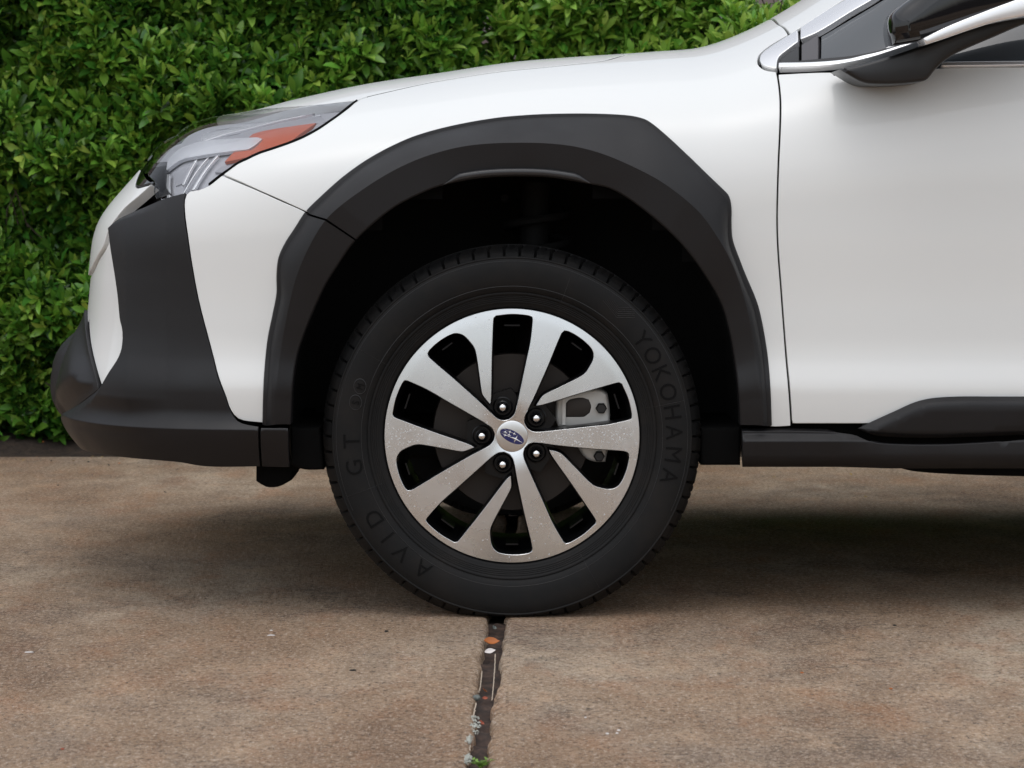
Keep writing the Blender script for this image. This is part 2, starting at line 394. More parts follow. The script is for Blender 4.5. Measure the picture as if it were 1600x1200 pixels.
def flare(name, a0s, a1s, n):
    """a0s/a1s: start and end angle on the outer, crease and inner curves"""
    t = np.linspace(0, 1, n); rows = []
    ao = a0s[0]+(a1s[0]-a0s[0])*t; ac = a0s[1]+(a1s[1]-a0s[1])*t; ai = a0s[2]+(a1s[2]-a0s[2])*t
    ox, oy, _ = ring_px(PO, ao); cx, cy, _ = ring_px(PC, ac); ix, iy, _ = ring_px(PI_, ai)
    O3 = hit(CAM, ray(ox, oy), 3.8, 7.2); g = grad(O3)
    Cb = hit(CAM, ray(cx, cy), 3.8, 7.2); wc_ = np.clip(np.minimum(ac-8, 172-ac)/45, 0, 1); yc = Cb[:, 1]-(.018+.029*wc_)
    # the crease fades towards the lower ends
    C3 = atY(cx, cy, yc); yi = yc+.010; I3 = atY(ix, iy, yi)
    rad = np.stack([O3[:, 0]-WX, O3[:, 1]*0, O3[:, 2]-WZ], 1); rad /= np.linalg.norm(rad, axis=1, keepdims=True)
    rows.append(O3-g*.012); rows.append(O3+g*.001); rows.append(O3+g*.0035-rad*.0008); rows.append(O3+g*.006-rad*.003)
    A = O3+g*.0075-rad*.009; rows.append(A)
    for k in (.25, .5, .75, .93): rows.append(A+(C3-A)*k+np.array([0, -1, 0])*.005*math.sin(k*math.pi))
    rows.append(C3)
    for k in (.06, .3, .6, .9): rows.append(C3+(I3-C3)*k)
    ri = rad
    rows.append(I3+(C3-I3)*.02); rows.append(I3-ri*.0015+np.array([0, .002, 0])); rows.append(I3-ri*.002+np.array([0, .006, 0])); rows.append(I3-ri*.001+np.array([0, .05, 0]))
    k = len(rows); V = np.stack(rows, 1).reshape(-1, 3); F = []
    for i in range(n-1):
        for q in range(k-1): F.append((i*k+q, (i+1)*k+q, (i+1)*k+q+1, i*k+q+1))
    for e, rv in ((0, 0), (n-1, 1)):
        cap = [e*k+q for q in range(k)]; F.append(tuple(cap if rv else cap[::-1]))
    o = mk(name, V, F, clad, CAR); recalc(o); sharp(o, 22)
    o2 = mirror_part(name, V, F, clad, CAR); recalc(o2); sharp(o2, 22); return o
aL = [math.degrees(math.atan2(676-y, x-800)) for x, y in (O_PX[0], C_PX[0], I_PX[0])]
aR = [math.degrees(math.atan2(676-y, x-800)) for x, y in (O_PX[-1], C_PX[-1], I_PX[-1])]
flare('bumper_arch_cladding', aL, [133.2, 131.4, 129.3], 70)
flare('wheel_arch_cladding', [132.75, 130.95, 128.9], aR, 260)
# raised lip at the top of the arch
ang = np.linspace(71.5, 106, 80); ix, iy, rr = ring_px(PI_, ang)
env = np.clip(np.minimum(ang-71.5, 106-ang)/5, 0, 1); env = env*env*(3-2*env)
V = []; F = []; k = 7
for i in range(80):
    yb = hit(CAM, ray(ix[i], iy[i]-20), 3.8, 7.2)[0][1]-.024
    for q in range(k):
        w = math.pi*q/(k-1); up = 1+9.5*env[i]*(1-math.cos(w))/2*1.25
        p = atY(800+(rr[i]-1.5+up)*math.cos(math.radians(ang[i])), 676-(rr[i]-1.5+up)*math.sin(math.radians(ang[i])), yb-.0005)
        V.append(p+np.array([0, -.009*env[i]*math.sin(w)**.7 if 0 < w < math.pi-.01 else .006, 0]))
for i in range(79):
    for q in range(k-1): F.append((i*k+q, (i+1)*k+q, (i+1)*k+q+1, i*k+q+1))
recalc(mk('arch_lip', V, F, lip, CAR))
# --- wheel well (black liner) near and far
def liner_build(side):
    ang = np.linspace(aR[2]-7, aL[2]+8, 110); V = []; F = []
    a2 = np.clip(ang, aR[2]+.01, aL[2]-.01)
    ix, iy, _ = ring_px(PI_, a2)
    P = atY(ix, iy, .0); rad = np.hypot(P[:, 0]-WX, P[:, 2]-WZ)-.001
    ys = [.012, .05, .12, .5]
    for i, a in enumerate(ang):
        for q, y in enumerate(ys):
            r = rad[i]+(0, .004, .012, .012)[q]; V.append((WX+r*math.cos(math.radians(a)), y, WZ+r*math.sin(math.radians(a))))
    k = len(ys)
    for i in range(len(ang)-1):
        for q in range(k-1): F.append((i*k+q, (i+1)*k+q, (i+1)*k+q+1, i*k+q+1))
    c = len(V); V.append((WX, .5, WZ)); 
    for i in range(len(ang)-1): F.append((i*k+k-1, (i+1)*k+k-1, c))
    if side: mirror_part('wheel_well', V, F, liner, CAR)
    else: mk('wheel_well', V, F, liner, CAR)
liner_build(0); liner_build(1)
# strut, spring and splash shield bits inside the well
m_ = MB()
m_.tube([(.03, .30, .36), (.05, .36, .83)], .03, 14); m_.tube([(-.3, .3, .3), (.0, .27, .3), (.28, .36, .3)], .02, 8)
sp = [(.05+.065*math.cos(a), .36+.065*math.sin(a), .6+.018*a/math.pi*1.6) for a in np.linspace(0, 7*math.pi, 90)]
m_.tube(sp, .008, 7); m_.build('suspension_strut', liner, CAR)
for yy in (.93,):
    m_ = MB()
    m_.box((1.55, yy, .32), (4.0, 1.0, .07)); m_.box((-.62, yy, .335), (.42, 1.1, .06)); m_.box((1.45, yy, .335), (1.75, 1.72, .07))
    m_.box((.1, .93, .65), (.7, .7, .5)); m_.build('underbody', dead, CAR)
# --- inner shell, dark, behind the panel gaps
def shell():
    xs = np.concatenate([np.linspace(-.86, -.4, 16), np.linspace(-.36, 3.0, 60), np.linspace(3.1, 3.78, 12)])
    an = np.linspace(0, 2*math.pi, 97)[:-1]; V = []; F = []; n = len(an); mask = []
    for x in xs:
        O = np.tile([x, YC, .68], (n, 1)); D = np.stack([an*0, np.sin(an), -np.cos(an)], 1)
        P = hit(O+D*3, -D, 0, 3.0); g = grad(P); P = P-g*.028; P[:, 2] = np.maximum(P[:, 2], .31); P[:, 2] = np.where((P[:,0]>.5)&(P[:,0]<2.3), np.maximum(P[:,2], .30), P[:,2]); V += [*P]
    V = np.array(V); F = []
    for i in range(len(xs)-1):
        for j in range(n):
            q = (i*n+j, i*n+(j+1) % n, (i+1)*n+(j+1) % n, (i+1)*n+j); c = V[list(q)].mean(0)
            bad = False
            for wx in (WX, 2.745):
                if math.hypot(c[0]-wx, c[2]-WZ) < .50 and (c[1] < .56 or c[1] > 2*YC-.56): bad = True
            if not bad: F.append(q)
    for e in (0, len(xs)-1): F.append(tuple(e*n+j for j in range(n)))
    o = mk('inner_shell', V, F, dead, CAR); recalc(o)
shell()
# --- painted panels
def arc_px(pl, a0, a1, n, dr=0):
    a = np.linspace(a0, a1, n); x, y, r = ring_px(pl, a); return [(800+(r[i]+dr)*math.cos(math.radians(a[i])), 676-(r[i]+dr)*math.sin(math.radians(a[i]))) for i in range(n)]
Oin = [tuple(np.array(p)+(np.array([800, 676])-np.array(p))*.035) for p in O_PX]   # tucked under the cladding
iseam = 10
fender = [(347,273),(400,296),(440,314)]+[(483,334)]+Oin[iseam+1:]+[(1206,668),(1236.5,667),(1232,600),(1226,530),(1220,450),(1215.5,390),(1214,340),(1216,260),(1218.5,200),(1219,160),(1217,135),(1213.5,112),
          (1196,109),(1187,103),(1184,96),(1188,84),(1205,70),(1232,54),(1225,44),(1213,36),(1200,31),(1165,47),(1125,64),(1090,73.5),(1040,78.5),(1006,81),(978,86),(949,94),(925,97.3),(844,106),(762,114.5),(681,127.5),(600,145),(575,151),(558,157),(545,168),(529,180),(512,192),(497,202),(475,214),(451,224),(425,233),(404,240),(385,249),(372,255),(358,265)]
panel('fender', fender, paint, d=(.05, .9, -.43), grid=.016, step=.008, gap=.0012, r=.0014)
bump_side = [(347,273),(358,265+13)]
bumper_side = [(347,273),(400,296),(440,314),(479,332)]+Oin[:iseam+1][::-1]+[(408,661),(390,659.5),(372,655),(360,641),(351,616),(338,579),(326,532),(310,470),(300,417),(293,370),(288,330),(288,312),(291,303),(297,298),(310,296),(326,289.5)]
panel('front_bumper', bumper_side, paint, d=(.25, 1, 0), grid=.014, gap=.0010, r=.0014)
# hood: both sides, seen from above
near = [(558,157.5),(575,151),(600,145),(681,127.5),(762,114.5),(844,106),(925,97.3),(949,94),(978,86)]
n3 = [P3(p) for p in near]
half = [(-.655, YC-.0001, .99), (-.65, .8, .99), (-.62, .62, 1), (-.585, .47, 1.), (-.54, .36, 1.), (-.475, .27, 1.)]+[tuple(p) for p in n3]+[(.33, .50, 1.1), (.40, .68, 1.1), (.44, YC-.0001, 1.1)]
full = half+[(p[0], 2*YC-p[1], p[2]) for p in half[::-1]]
panel('hood', full, paint, d=(0, 0, -1), grid=.03, step=.02, mirror=False, gap=.0045, flange=dead, r=.001)  # flange faces coloured black to stand in for the shade in the seam
# door and rest of the side
door = [(1236.5,663.5),(1234,620),(1226,530),(1220,450),(1215.5,390),(1214,340),(1216,260),(1218.5,200),(1219,160),(1217,135),(1213.5,114),(1300,111),(1340,116),(1400,112),(1450,106),(1500,104),(1600,103)]
dp = [tuple(P3(p)) for p in door]
zb = dp[-1][2]; zl = dp[0][2]
front_door = dp+[(1.48, .03, zb+.004), (1.50, 0, .8), (1.50, 0, .5), (1.49, 0, zl), (1.0, 0, zl)]
panel('front_door', front_door, paint, grid=.02, gap=.0019)
panel('rear_door', [(1.485, 0, zb+.004), (1.505, 0, .8), (1.505, 0, .5), (1.495, 0, zl), (2.2, 0, zl), (2.28, 0, .55), (2.42, 0, .75), (2.5, 0, zb+.02)], paint, grid=.03, gap=.0019)
ar = [(2.745+.46*math.cos(a), 0, .36+.47*math.sin(a)) for a in np.linspace(math.radians(178), math.radians(4), 26)]
panel('rear_quarter', [(2.505, 0, zb+.02), (2.425, 0, .75), (2.285, 0, .55), (2.205, 0, zl)]+ar+[(3.45, 0, .40), (3.7, 0, .5), (3.75, 0, .8), (3.72, 0, zb+.03)], paint, d=(-.35, 1, 0), grid=.03)
panel('rear_arch_cladding', [(2.23, 0, .36)]+[(2.745+.505*math.cos(a), 0, .36+.52*math.sin(a)) for a in np.linspace(math.radians(176), math.radians(4), 22)]+[(3.25, 0, .36)]+[(2.745+.43*math.cos(a), 0, .36+.43*math.sin(a)) for a in np.linspace(math.radians(2), math.radians(178), 22)], clad, off=.02, grid=.03, smoothpx=True)
# nose and lower front
nose = [(240,288),(216,309),(196,326),(181,344),(170,362),(163,385),(153,402),(144,420),(139,430),FR(.46,.64),FR(.40,.78),FR(.34,.86),(214,292)]
panel('nose_panel', nose, paint, d=(.8, .6, 0), grid=.014, off=.002)
insert = [(177,374),(170,372),(163,387),(153,403),(144,422),(139,432),FR(.48,.635),FR(.48,.50),(136,500),(137,522),(144,563),(150,585),(157,606),(172,580),(187,556),(192,538),(193,522),(190,500),(187,460),(182,417)]
panel('bumper_insert', insert, paint, d=(.75, .65, 0), grid=.012, off=-.004)
def zpx(y): return float(atY(800, y, 0.05)[2])
Z0, Z1, ZB = zpx(636), zpx(664), zpx(728)
def clad_disp(P, Q, poly):
    z = P[:, 2]; x = P[:, 0]
    s = np.clip((Z0-z)/(Z0-Z1), 0, 1)**2.2
    lowr = np.clip((Z1-z)/(Z1-ZB), 0, 1)
    dd = dist_poly(poly, Q)
    ch = np.clip(dd/.020, 0, 1)
    fr = np.clip((-.66-x)/.07, 0, 1)*np.clip((z-.36)/.06, 0, 1)
    return .021*s-.016*lowr**1.3+.018*ch*fr
corner = [(291,301.5),(260,310),(225,325),(200,336),(185,344),(178,352),(175,364),(177,378),(182,417),(187,460),(190,500),(193.5,522),(190,551),(175,577),(157,606),(143,618),(125,632),(105,655),(100,668),(101,682),(129,696),(163,706),(216,713),(279,719),(325,727),(408,727),(407,662),(390,660),(372,655),(360,641),(351,616),(338,579),(326,532),(310,470),(300,417),(293,370),(288,330),(288,314)]
panel('bumper_cladding', corner, clad, d=(.45, .9, 0), grid=.010, off=.002, disp=clad_disp, gap=.0003, r=.0014, edge=[.010, .0195, .021], rows=[Z1-.0016, Z1+.0012, Z1+.005, Z1+.010, Z0])
panel('bumper_cladding_end', [(409,663),(453,663),(454,729),(410,727.5)], clad, d=(.45, .9, 0), off=.002, grid=.010, gap=.0004, disp=clad_disp, rows=[Z1-.0016, Z1+.0012, Z1+.005])
chin = [(137,481),(120,494),(108,520),(100,545),(95,575),(92,605),(88,640),(88,668),(98,682),(108,687),FR(.45,.33),FR(.62,.33),FR(.62,.505),FR(.45,.51)]
chin = [(156,608),(150,585),(144,563),(136,520),(134,486),(128,486),FR(.50,.50),FR(.75,.50),FR(.75,.32),FR(.40,.32),(112,690),(101,682),(100,668),(105,655),(125,632),(143,618)]
def chin_disp(P, Q, poly):
    k = np.clip(dist_poly(poly, Q)/.06, 0, 1); k = k*k*(3-2*k); return k*(.012+.016*np.exp(-((P[:, 2]-.40)/.09)**2))
panel('lower_bumper', chin, clad, d=(.85, .5, 0), grid=.012, off=.003, disp=chin_disp, gap=-.001)
V_ = []
g_out = [FR(y, z) for y, z in ((.52,.34),(.50,.42),(.50,.50),(.60,.52),(1.27,.52),(1.37,.50),(1.37,.42),(1.35,.34))]
panel('bumper_guard', g_out, clad, d=(1, 0, 0), grid=.02, off=.016, disp=lambda P, Q, p: .034*np.sin(np.clip(dist_poly(p, Q)/.07, 0, 1)*math.pi/2), mirror=False, thick=.05)
# grille with bars
panel('grille', [FR(y, z) for y, z in ((.33,.87),(.40,.78),(.46,.60),(.60,.55),(1.27,.55),(1.41,.60),(1.47,.78),(1.54,.87),(1.2,.91),(YC,.915),(.67,.91))], satin, d=(1, 0, 0), grid=.03, off=-.02, mirror=False)
for z in (.6, .65, .7, .75, .8, .85):
    m_ = MB(); m_.tube([np.array(FR(y, z))+[.008, 0, 0] for y in np.linspace(.47-(z-.6)*.35, 1.40+(z-.6)*.35, 24)], .007, 6); m_.build('grille_bar', gblack, CAR)
panel('grille_surround', [(241,286),(214,292),(207,278),(213,268),(224,258),(230,270),FR(.36,.88),FR(.30,.86)], gblack, d=(.8, .6, 0), grid=.014, off=.0)
# headlight
HL = [(556,158.5),(529,180),(512,192),(497,202),(475,214),(451,224),(425,233),(404,240),(385,249),(372,255),(358,265),(347,272.5),(326,289),(310,295.5),(291,301),(275,305),(260,308.5),(244,312),(240,300),(241,286),(232,277),(229,266),(230,252),(235,240),(242,230),(252,223),(276,212),(292,198),(310,190),(341,182),(404,172),(435,168.5),(482,165)]
HLv = [p for p in HL]
hl = panel('headlight', HLv, lampg, d=(.35, .85, -.35), off=-.018, thick=.01, gap=.0, grid=.012)
# rim of the housing
panel('lens', HLv, lens, d=(.35, .85, -.35), off=.001, thick=.0025, gap=.0008, grid=.010, parent=hl, mirror=True)
def sub(name, pts, m, off, par=hl, th=.006, dd=(.35, .85, -.35), **kw):
    return panel(name, pts, m, d=dd, off=off, thick=th, gap=.0, r=.0012, grid=.010, step=.006, parent=par, **kw)
sub('turn_reflector', [(493,184),(450,190),(404,198),(392,202),(386,207),(398,208),(408,211),(400,220),(391,227),(375,229),(362,231),(354,239),(347,247),(376,241),(415,229),(450,215),(470,200)], amber, -.010)
sub('lamp_bezel', [(508,180),(500,173),(470,174),(430,178),(395,186),(370,200),(340,205),(320,215),(330,213),(372,209),(386,205),(404,197),(450,188.5),(494,182.5),(478,203),(456,221),(415,235.5),(376,248),(342,252),(330,262),(345,262),(400,243),(460,224)], lampd, -.013)
sub('light_guide', [(260,243),(279,226),(310,216),(340,212),(372,210.5),(400,209),(408,211.5),(396,222),(385,228.5),(345,233),(304,239.5),(279,245.5),(262,257),(256,262),(255,250)], lampl, -.007)
sub('light_guide', [(310,214),(312,200),(330,194),(360,188),(400,182),(445,176),(490,168),(500,169),(460,178),(410,187),(380,196),(372,208),(340,210)], lampl, -.014)
sub('projector_housing', [(231,254),(258,249),(256,262),(255,285),(262,300),(246,306),(243,288),(236,281),(230,268)], gblack, -.006)
sub('projector_lens', [(264,262),(276,252),(300,246),(290,262),(282,278),(266,284)], lampd, -.015)
for (a, b, c, d_) in (((336,237),(341,236),(301,292),(295,295)), ((322,240),(324,240),(283,300),(281,300)), ((256,268),(261,268),(261,306),(256,307)), ((262,240),(300,222),(301,224),(262,243)), ((300,246),(306,243),(284,284),(279,287))):
    sub('trim_blade', [a, b, c, d_], chrome, -.008, th=.004, smoothpx=False)
for (a, b, c, d_) in (((310,214),(404,187),(490,171),(405,190)),):
    sub('trim_blade', [a, (350,199), b, (450,178), c, d_, (352,203), (312,217)], chrome, -.008, th=.004, smoothpx=False)
panel('lamp_seal', [(558,156),(529,178),(512,190),(497,200),(475,212),(451,222),(425,231),(404,238),(385,247),(372,253),(358,263),(347,270.5),(326,287),(326,290),(347,273.5),(358,266),(372,256),(385,250),(404,241),(425,234),(451,225),(475,215),(497,203),(512,193),(529,181),(559,158)], dead, d=(.35, .85, -.35), off=.0015, thick=.004, gap=0, r=.0003, grid=.01, step=.006)
# roof, glass
wtop = [(.62, .30), (.47, YC-.0001), (.62, 2*YC-.30), (1.22, 2*YC-.42), (1.17, YC), (1.22, .42)]
wtop = [(.52, .46, 1.3), (.455, .68, 1.3), (.46, YC, 1.3), (.455, 2*YC-.68, 1.3), (.52, 2*YC-.46, 1.3), (1.25, 2*YC-.40, 1.5), (1.24, YC, 1.5), (1.25, .40, 1.5)]
panel('windscreen', wtop, glass, d=(0, 0, -1), grid=.05, step=.04, mirror=False, off=-.004)
panel('roof', [(1.26, .33, 1.6), (1.25, YC, 1.6), (1.26, 2*YC-.33, 1.6), (3.3, 2*YC-.33, 1.6), (3.4, YC, 1.6), (3.3, .33, 1.6)], paint, d=(0, 0, -1), grid=.08, step=.05, mirror=False)
# A-pillar (painted), from the fender seam upwards
ap = [tuple(P3(p)) for p in [(1201,30),(1214,37),(1226,45),(1233,54),(1262,36),(1290,18),(1308,6),(1318,0)]]
up = [(P3((1318, 0))+np.array([q*.55, q*.16+.02, q*.48])) for q in ()]
apU = [tuple(P3((1380, -42))), tuple(P3((1500, -120))), tuple(P3((1700, -235))), tuple(P3((1640, -245))), tuple(P3((1450, -135))), tuple(P3((1320, -45))), tuple(P3((1246, 4)))]
panel('windscreen_pillar', ap+apU, paint, d=(0, .8, -.6), grid=.02)
# chrome window surround
chA = [(1214.5,111.5),(1200,108.5),(1190,103),(1187,97),(1190,88),(1205,76),(1232,59),(1249,47),(1249,48.5),(1330,-2),(1375,-30),(1400,-30),(1372,-2),(1330,23),(1281,54),(1254,66),(1235,78),(1218,92),(1215,98)]
panel('window_trim', [(1214.5,111.5),(1200,108.5),(1190,103),(1187,97),(1190,88),(1205,76),(1232,59),(1248,49),(1248.5,69),(1235,79),(1219,92),(1215.5,100)], chrome, d=(0, 1, -.2), off=.006, grid=.01, gap=.0003, thick=.01)
panel('window_trim', [(1251,47),(1290,21.5),(1330,-2),(1375,-30),(1440,-70),(1470,-70),(1400,-26),(1372,-2),(1330,23),(1281,53),(1251,66)], chrome, d=(0, 1, -.2), off=.006, grid=.01, gap=.0003, thick=.01)
panel('window_trim', [(1217.5,104),(1260,103),(1300,100.5),(1330,96.5),(1348,92),(1372,86.5),(1400,78),(1420,71),(1441,61),(1441,68),(1420,76),(1396,84),(1372,92),(1348,98.5),(1310,106),(1280,109),(1250,110.5),(1217,111)], chrome, d=(0, 1, -.2), off=.010, grid=.008, gap=.0, thick=.012)
zt0 = P3((1600, 97.5)); 
panel('window_trim', [(1472,99),(1540,97.8),(1600,97), tuple(P3((1600,97))+[.5,0,.01]), tuple(P3((1600,104))+[.5,0,.01]), (1600,104),(1540,105),(1468,106)], chrome, d=(0, 1, -.2), off=.006, grid=.01, gap=.0, thick=.012)
# corner filler, quarter glass, window
panel('corner_filler', [(1217,101),(1220,92),(1236,80),(1249,71),(1249,102),(1222,103)], satin, d=(0, 1, -.2), off=.001, grid=.01, gap=.0004)
panel('corner_filler', [(1251.5,70),(1279,53.5),(1279,97),(1251.5,99)], filler, d=(0, 1, -.2), off=.001, grid=.01, gap=.0004)
panel('window_seal', [(1222,103),(1250,98),(1280,95),(1330,90),(1372,82),(1385,77),(1388,83),(1348,93),(1300,101),(1250,104)], satin, d=(0, 1, -.2), off=.006, grid=.01, gap=.0)
wgl = [(1280.5,53),(1330,24),(1372,-1),(1420,-30),(1520,-90),tuple(P3((1640,-150))),tuple(P3((1700,-160))+[.5,.0,.1]),tuple(P3((1600,100))+[.5,0,0]),(1600,100),(1500,103),(1400,104),(1300,104),(1280.5,104)]
panel('side_window', wgl, glass, d=(0, 1, -.2), off=-.006, grid=.02, gap=.0, thick=.004)
panel('pillar_gap', [(1184,99),(1187,84),(1203,70),(1232,54),(1262,36),(1318,0),(1380,-40),(1386,-36),(1330,-3),(1290,21),(1249,46),(1205,74),(1190,87),(1188,100)], satin, d=(0, .9, -.4), off=-.003, grid=.01, gap=.0)
x0 = 1.55
panel('rear_window', [(x0, .15, zb+.04), (x0+.03, .3, 1.5), (2.4, .3, 1.52), (2.75, .2, 1.3), (2.5, .1, zb+.05)], glass, d=(0, 1, -.2), grid=.05, off=-.004)
# door lower cladding and sill
def door_disp(P, Q, poly):
    dd = dist_poly(poly, Q); return .020*np.clip(dd/.016, 0, 1)
P_ = lambda x, y: tuple(P3((x, y)))
e0, e1_ = P_(1600, 617), P_(1600, 680)
dcl = [P_(1336,668), P_(1365,654), P_(1394,641), P_(1428,626), P_(1456,619.5), P_(1497,617), P_(1550,617), e0, (1.48, 0, e0[2]), (1.48, 0, e1_[2]), e1_, P_(1540,682), P_(1462,684.5), P_(1400,683.5), P_(1370,681), P_(1352,676)]
panel('door_cladding', dcl, clad, off=.004, grid=.012, disp=door_disp, edge=[.008, .0153, .0167], gap=.0005)
s0, s1 = P_(1600, 679), P_(1600, 728)
def sill_disp(P, Q, poly):
    z = P[:, 2]; zt = zpx(672); return .016*np.clip((zt-z)/.010, 0, 1)-.03*np.clip((zpx(700)-z)/.04, 0, 1)**2+.008*np.clip((P[:,0]-.62)/.1,0,1)*np.clip((zt-z)/.03,0,1)
panel('sill_cladding', [P_(1158,670.5), P_(1240,670.5), P_(1330,674), P_(1352,680), P_(1373,684.5), P_(1462,686), P_(1540,683), s0, (2.2, 0, s0[2]), (2.2, 0, s1[2]), s1, P_(1400,728), P_(1158,728)], clad, off=.012, grid=.010, disp=sill_disp, gap=.0004, rows=[zpx(672)-.0020, zpx(672)+.0016, zpx(672)-.0083, zpx(672)-.0118, zpx(700)])
prism('sill_underside', [(1330,722),(1394,729),(1428,737),(1497,742),(1600,745),(2400,760),(2400,700),(1330,700)], .06, .5, dead, CAR, r=.01)
prism('air_deflector', [(400,716),(400,752),(415,761),(428,762),(440,759),(456,750),(458,737),(478,729),(478,716)], .12, .3, dead, CAR, r=.006)
prism('splash_shield', [(454,668),(500,668),(506,734),(476,734),(454,727)], .07, .4, dead, CAR, r=.006)
prism('splash_shield', [(1095,668),(1157,668),(1157,727),(1095,727)], .07, .4, dead, CAR, r=.006)
# --- side mirror
mir = prism('side_mirror', [(1391,72),(1387.5,52),(1390,27),(1402,13),(1419,0),(1445,-22),(1500,-55),(1640,-72),(1712,-60),(1728,-30),(1700,2),(1640,24),(1585,31),(1520,44),(1446,62)], -.175, -.03, gblack, CAR, r=.03, step=.006, Yref=-.12)
MIRP = [mir]
MIRP.append(prism('mirror_arm', [(1309,109.5),(1331,123),(1343,129),(1356,132),(1396,132.5),(1425,130),(1444,126),(1458,110),(1474,95),(1492,84),(1547,60),(1600,38),(1650,24),(1650,8),(1600,14),(1550,30),(1504,47),(1450,68),(1420,78),(1394,87),(1348,100.5)], -.08, .07, satin, CAR, r=.007, step=.006, Yref=-.05))
t_ = prism('mirror_trim', [(1442,60),(1478,42),(1530,21),(1575,4),(1610,-8),(1660,-20),(1690,-8),(1650,12),(1600,25),(1560,33),(1520,45),(1480,59),(1446,70)], -.183, -.10, chrome, mir, r=.004, step=.006, Yref=-.18)
for (o, V, F, NN, m_) in list(CARPARTS):
    if o.parent == CAR: mirror_part(o.name.split('.')[0], V, F, m_, CAR, NN)
for o in MIRP: mirror_part(o.name.split('.')[0], [v.co for v in o.data.vertices], [tuple(p.vertices) for p in o.data.polygons], o.data.materials[0], CAR)
# ================================================================ THE WHEEL
S5 = 1/2045.
def rot(p, a): c, s = math.cos(a), math.sin(a); return (p[0]*c-p[1]*s, p[0]*s+p[1]*c)
OPEN = [(-86,126),(-81,150),(-78,300),(-73,440),(-71,462),(-62,471),(0,477),(62,472),(78,466),(80,455),(71,370),(54,290),(33,190),(14,102),(5,82),(-12,67),(-33,63),(-52,68),(-64,76),(-120,130),(-220,220),(-322,308),(-329,322),(-322,336),(-290,366),(-250,392),(-222,402),(-200,399),(-184,390),(-158,362),(-146,343),(-138,310),(-128,240),(-118,172),(-112,158)]
op = smooth_poly(np.array(OPEN, float)*S5, .0035, corner=30)
if np.sum(op[:, 0]*np.roll(op[:, 1], -1)-op[:, 1]*np.roll(op[:, 0], -1)) < 0: op = op[::-1]
def facey(r): return WY-.009*np.clip(1-(r/.24)**2, 0, 1)+.012*np.clip(1-r/.075, 0, 1)**2+.0008*np.clip((r-.225)/.02, 0, 1)**2
NR = 200; R0 = .2435
rimc = np.array([(R0*math.cos(2*math.pi*i/NR), R0*math.sin(2*math.pi*i/NR)) for i in range(NR)])
holes = [inset(np.array([rot(p, k*2*math.pi/5) for p in op]), -.0009) for k in range(5)]
pts = [*rimc]; edges = [(i, (i+1) % NR) for i in range(NR)]; hstart = []
for h_ in holes:
    k = len(pts); hstart.append(k); pts += [*h_]; edges += [(k+i, k+(i+1) % len(h_)) for i in range(len(h_))]
ncon = len(pts)
gx, gy = np.meshgrid(np.arange(-.24, .24, .008), np.arange(-.24, .24, .008)); G = np.stack([gx.ravel(), gy.ravel()], 1)
G = G[np.hypot(G[:, 0], G[:, 1]) < R0-.005]
for h_ in holes: G = G[~inside(h_, G)]; G = G[dist_poly(h_, G) > .003]
pts += [*G]
res = delaunay_2d_cdt([Vector(p) for p in pts], edges, [], 0, 1e-7)
A = np.array([tuple(v) for v in res[0]]); F = []
cc_ = np.array([A[list(t)].mean(0)[:2] for t in res[2]]); bad = np.hypot(cc_[:, 0], cc_[:, 1]) > R0
for h_ in holes: bad |= inside(h_, cc_)
F = [tuple(t) for t, b_ in zip(res[2], bad) if not b_]
A = A[:, :2]; rr = np.hypot(A[:, 0], A[:, 1]); V = [(A[i, 0], facey(rr[i]), A[i, 1]) for i in range(len(A))]
# hub bore for the cap is simply covered by the cap
FM = [0]*len(F)
def skirt(loop, depths, mi, sign=1):
    """loop: 2D outline; depths: list of (outset toward the void, dy, material)"""
    global V, F, FM
    n = len(loop); base = len(V)
    for q, (o_, dy, mm) in enumerate(depths):
        L = inset(loop, o_*sign); r_ = np.hypot(L[:, 0], L[:, 1]); V += [(L[i, 0], facey(r_[i])+dy, L[i, 1]) for i in range(n)]
    for q in range(len(depths)-1):
        for i in range(n):
            j = (i+1) % n; F.append((base+q*n+i, base+q*n+j, base+(q+1)*n+j, base+(q+1)*n+i)); FM.append(depths[q+1][2])
for h_ in holes: skirt(h_, [(0, 0, 0), (.0007, .0006, 0), (.0012, .0016, 1), (.0022, .012, 1), (.0040, .032, 1)], 1)
skirt(rimc, [(0, 0, 0), (-.0006, .0006, 0), (-.001, .003, 0), (-.0012, .016, 1), (.004, .03, 1)], 1)
import bmesh
def finish(o, deg=30): recalc(o); sharp(o, deg); return o
wheel = mk('wheel', V, F, [alu, wblack], CAR, midx=FM); b = bmesh.new(); b.from_mesh(wheel.data); bmesh.ops.remove_doubles(b, verts=b.verts, dist=1e-5)
bmesh.ops.recalc_face_normals(b, faces=b.faces); 
for f_ in b.faces:
    pass
b.to_mesh(wheel.data); b.free(); sharp(wheel, 30)
# make sure the face looks at the viewer
wheel.location = (WX, 0, WZ)
def wpart(mb, name, m, **kw): o = mb.build(name, m, wheel, **kw); return o
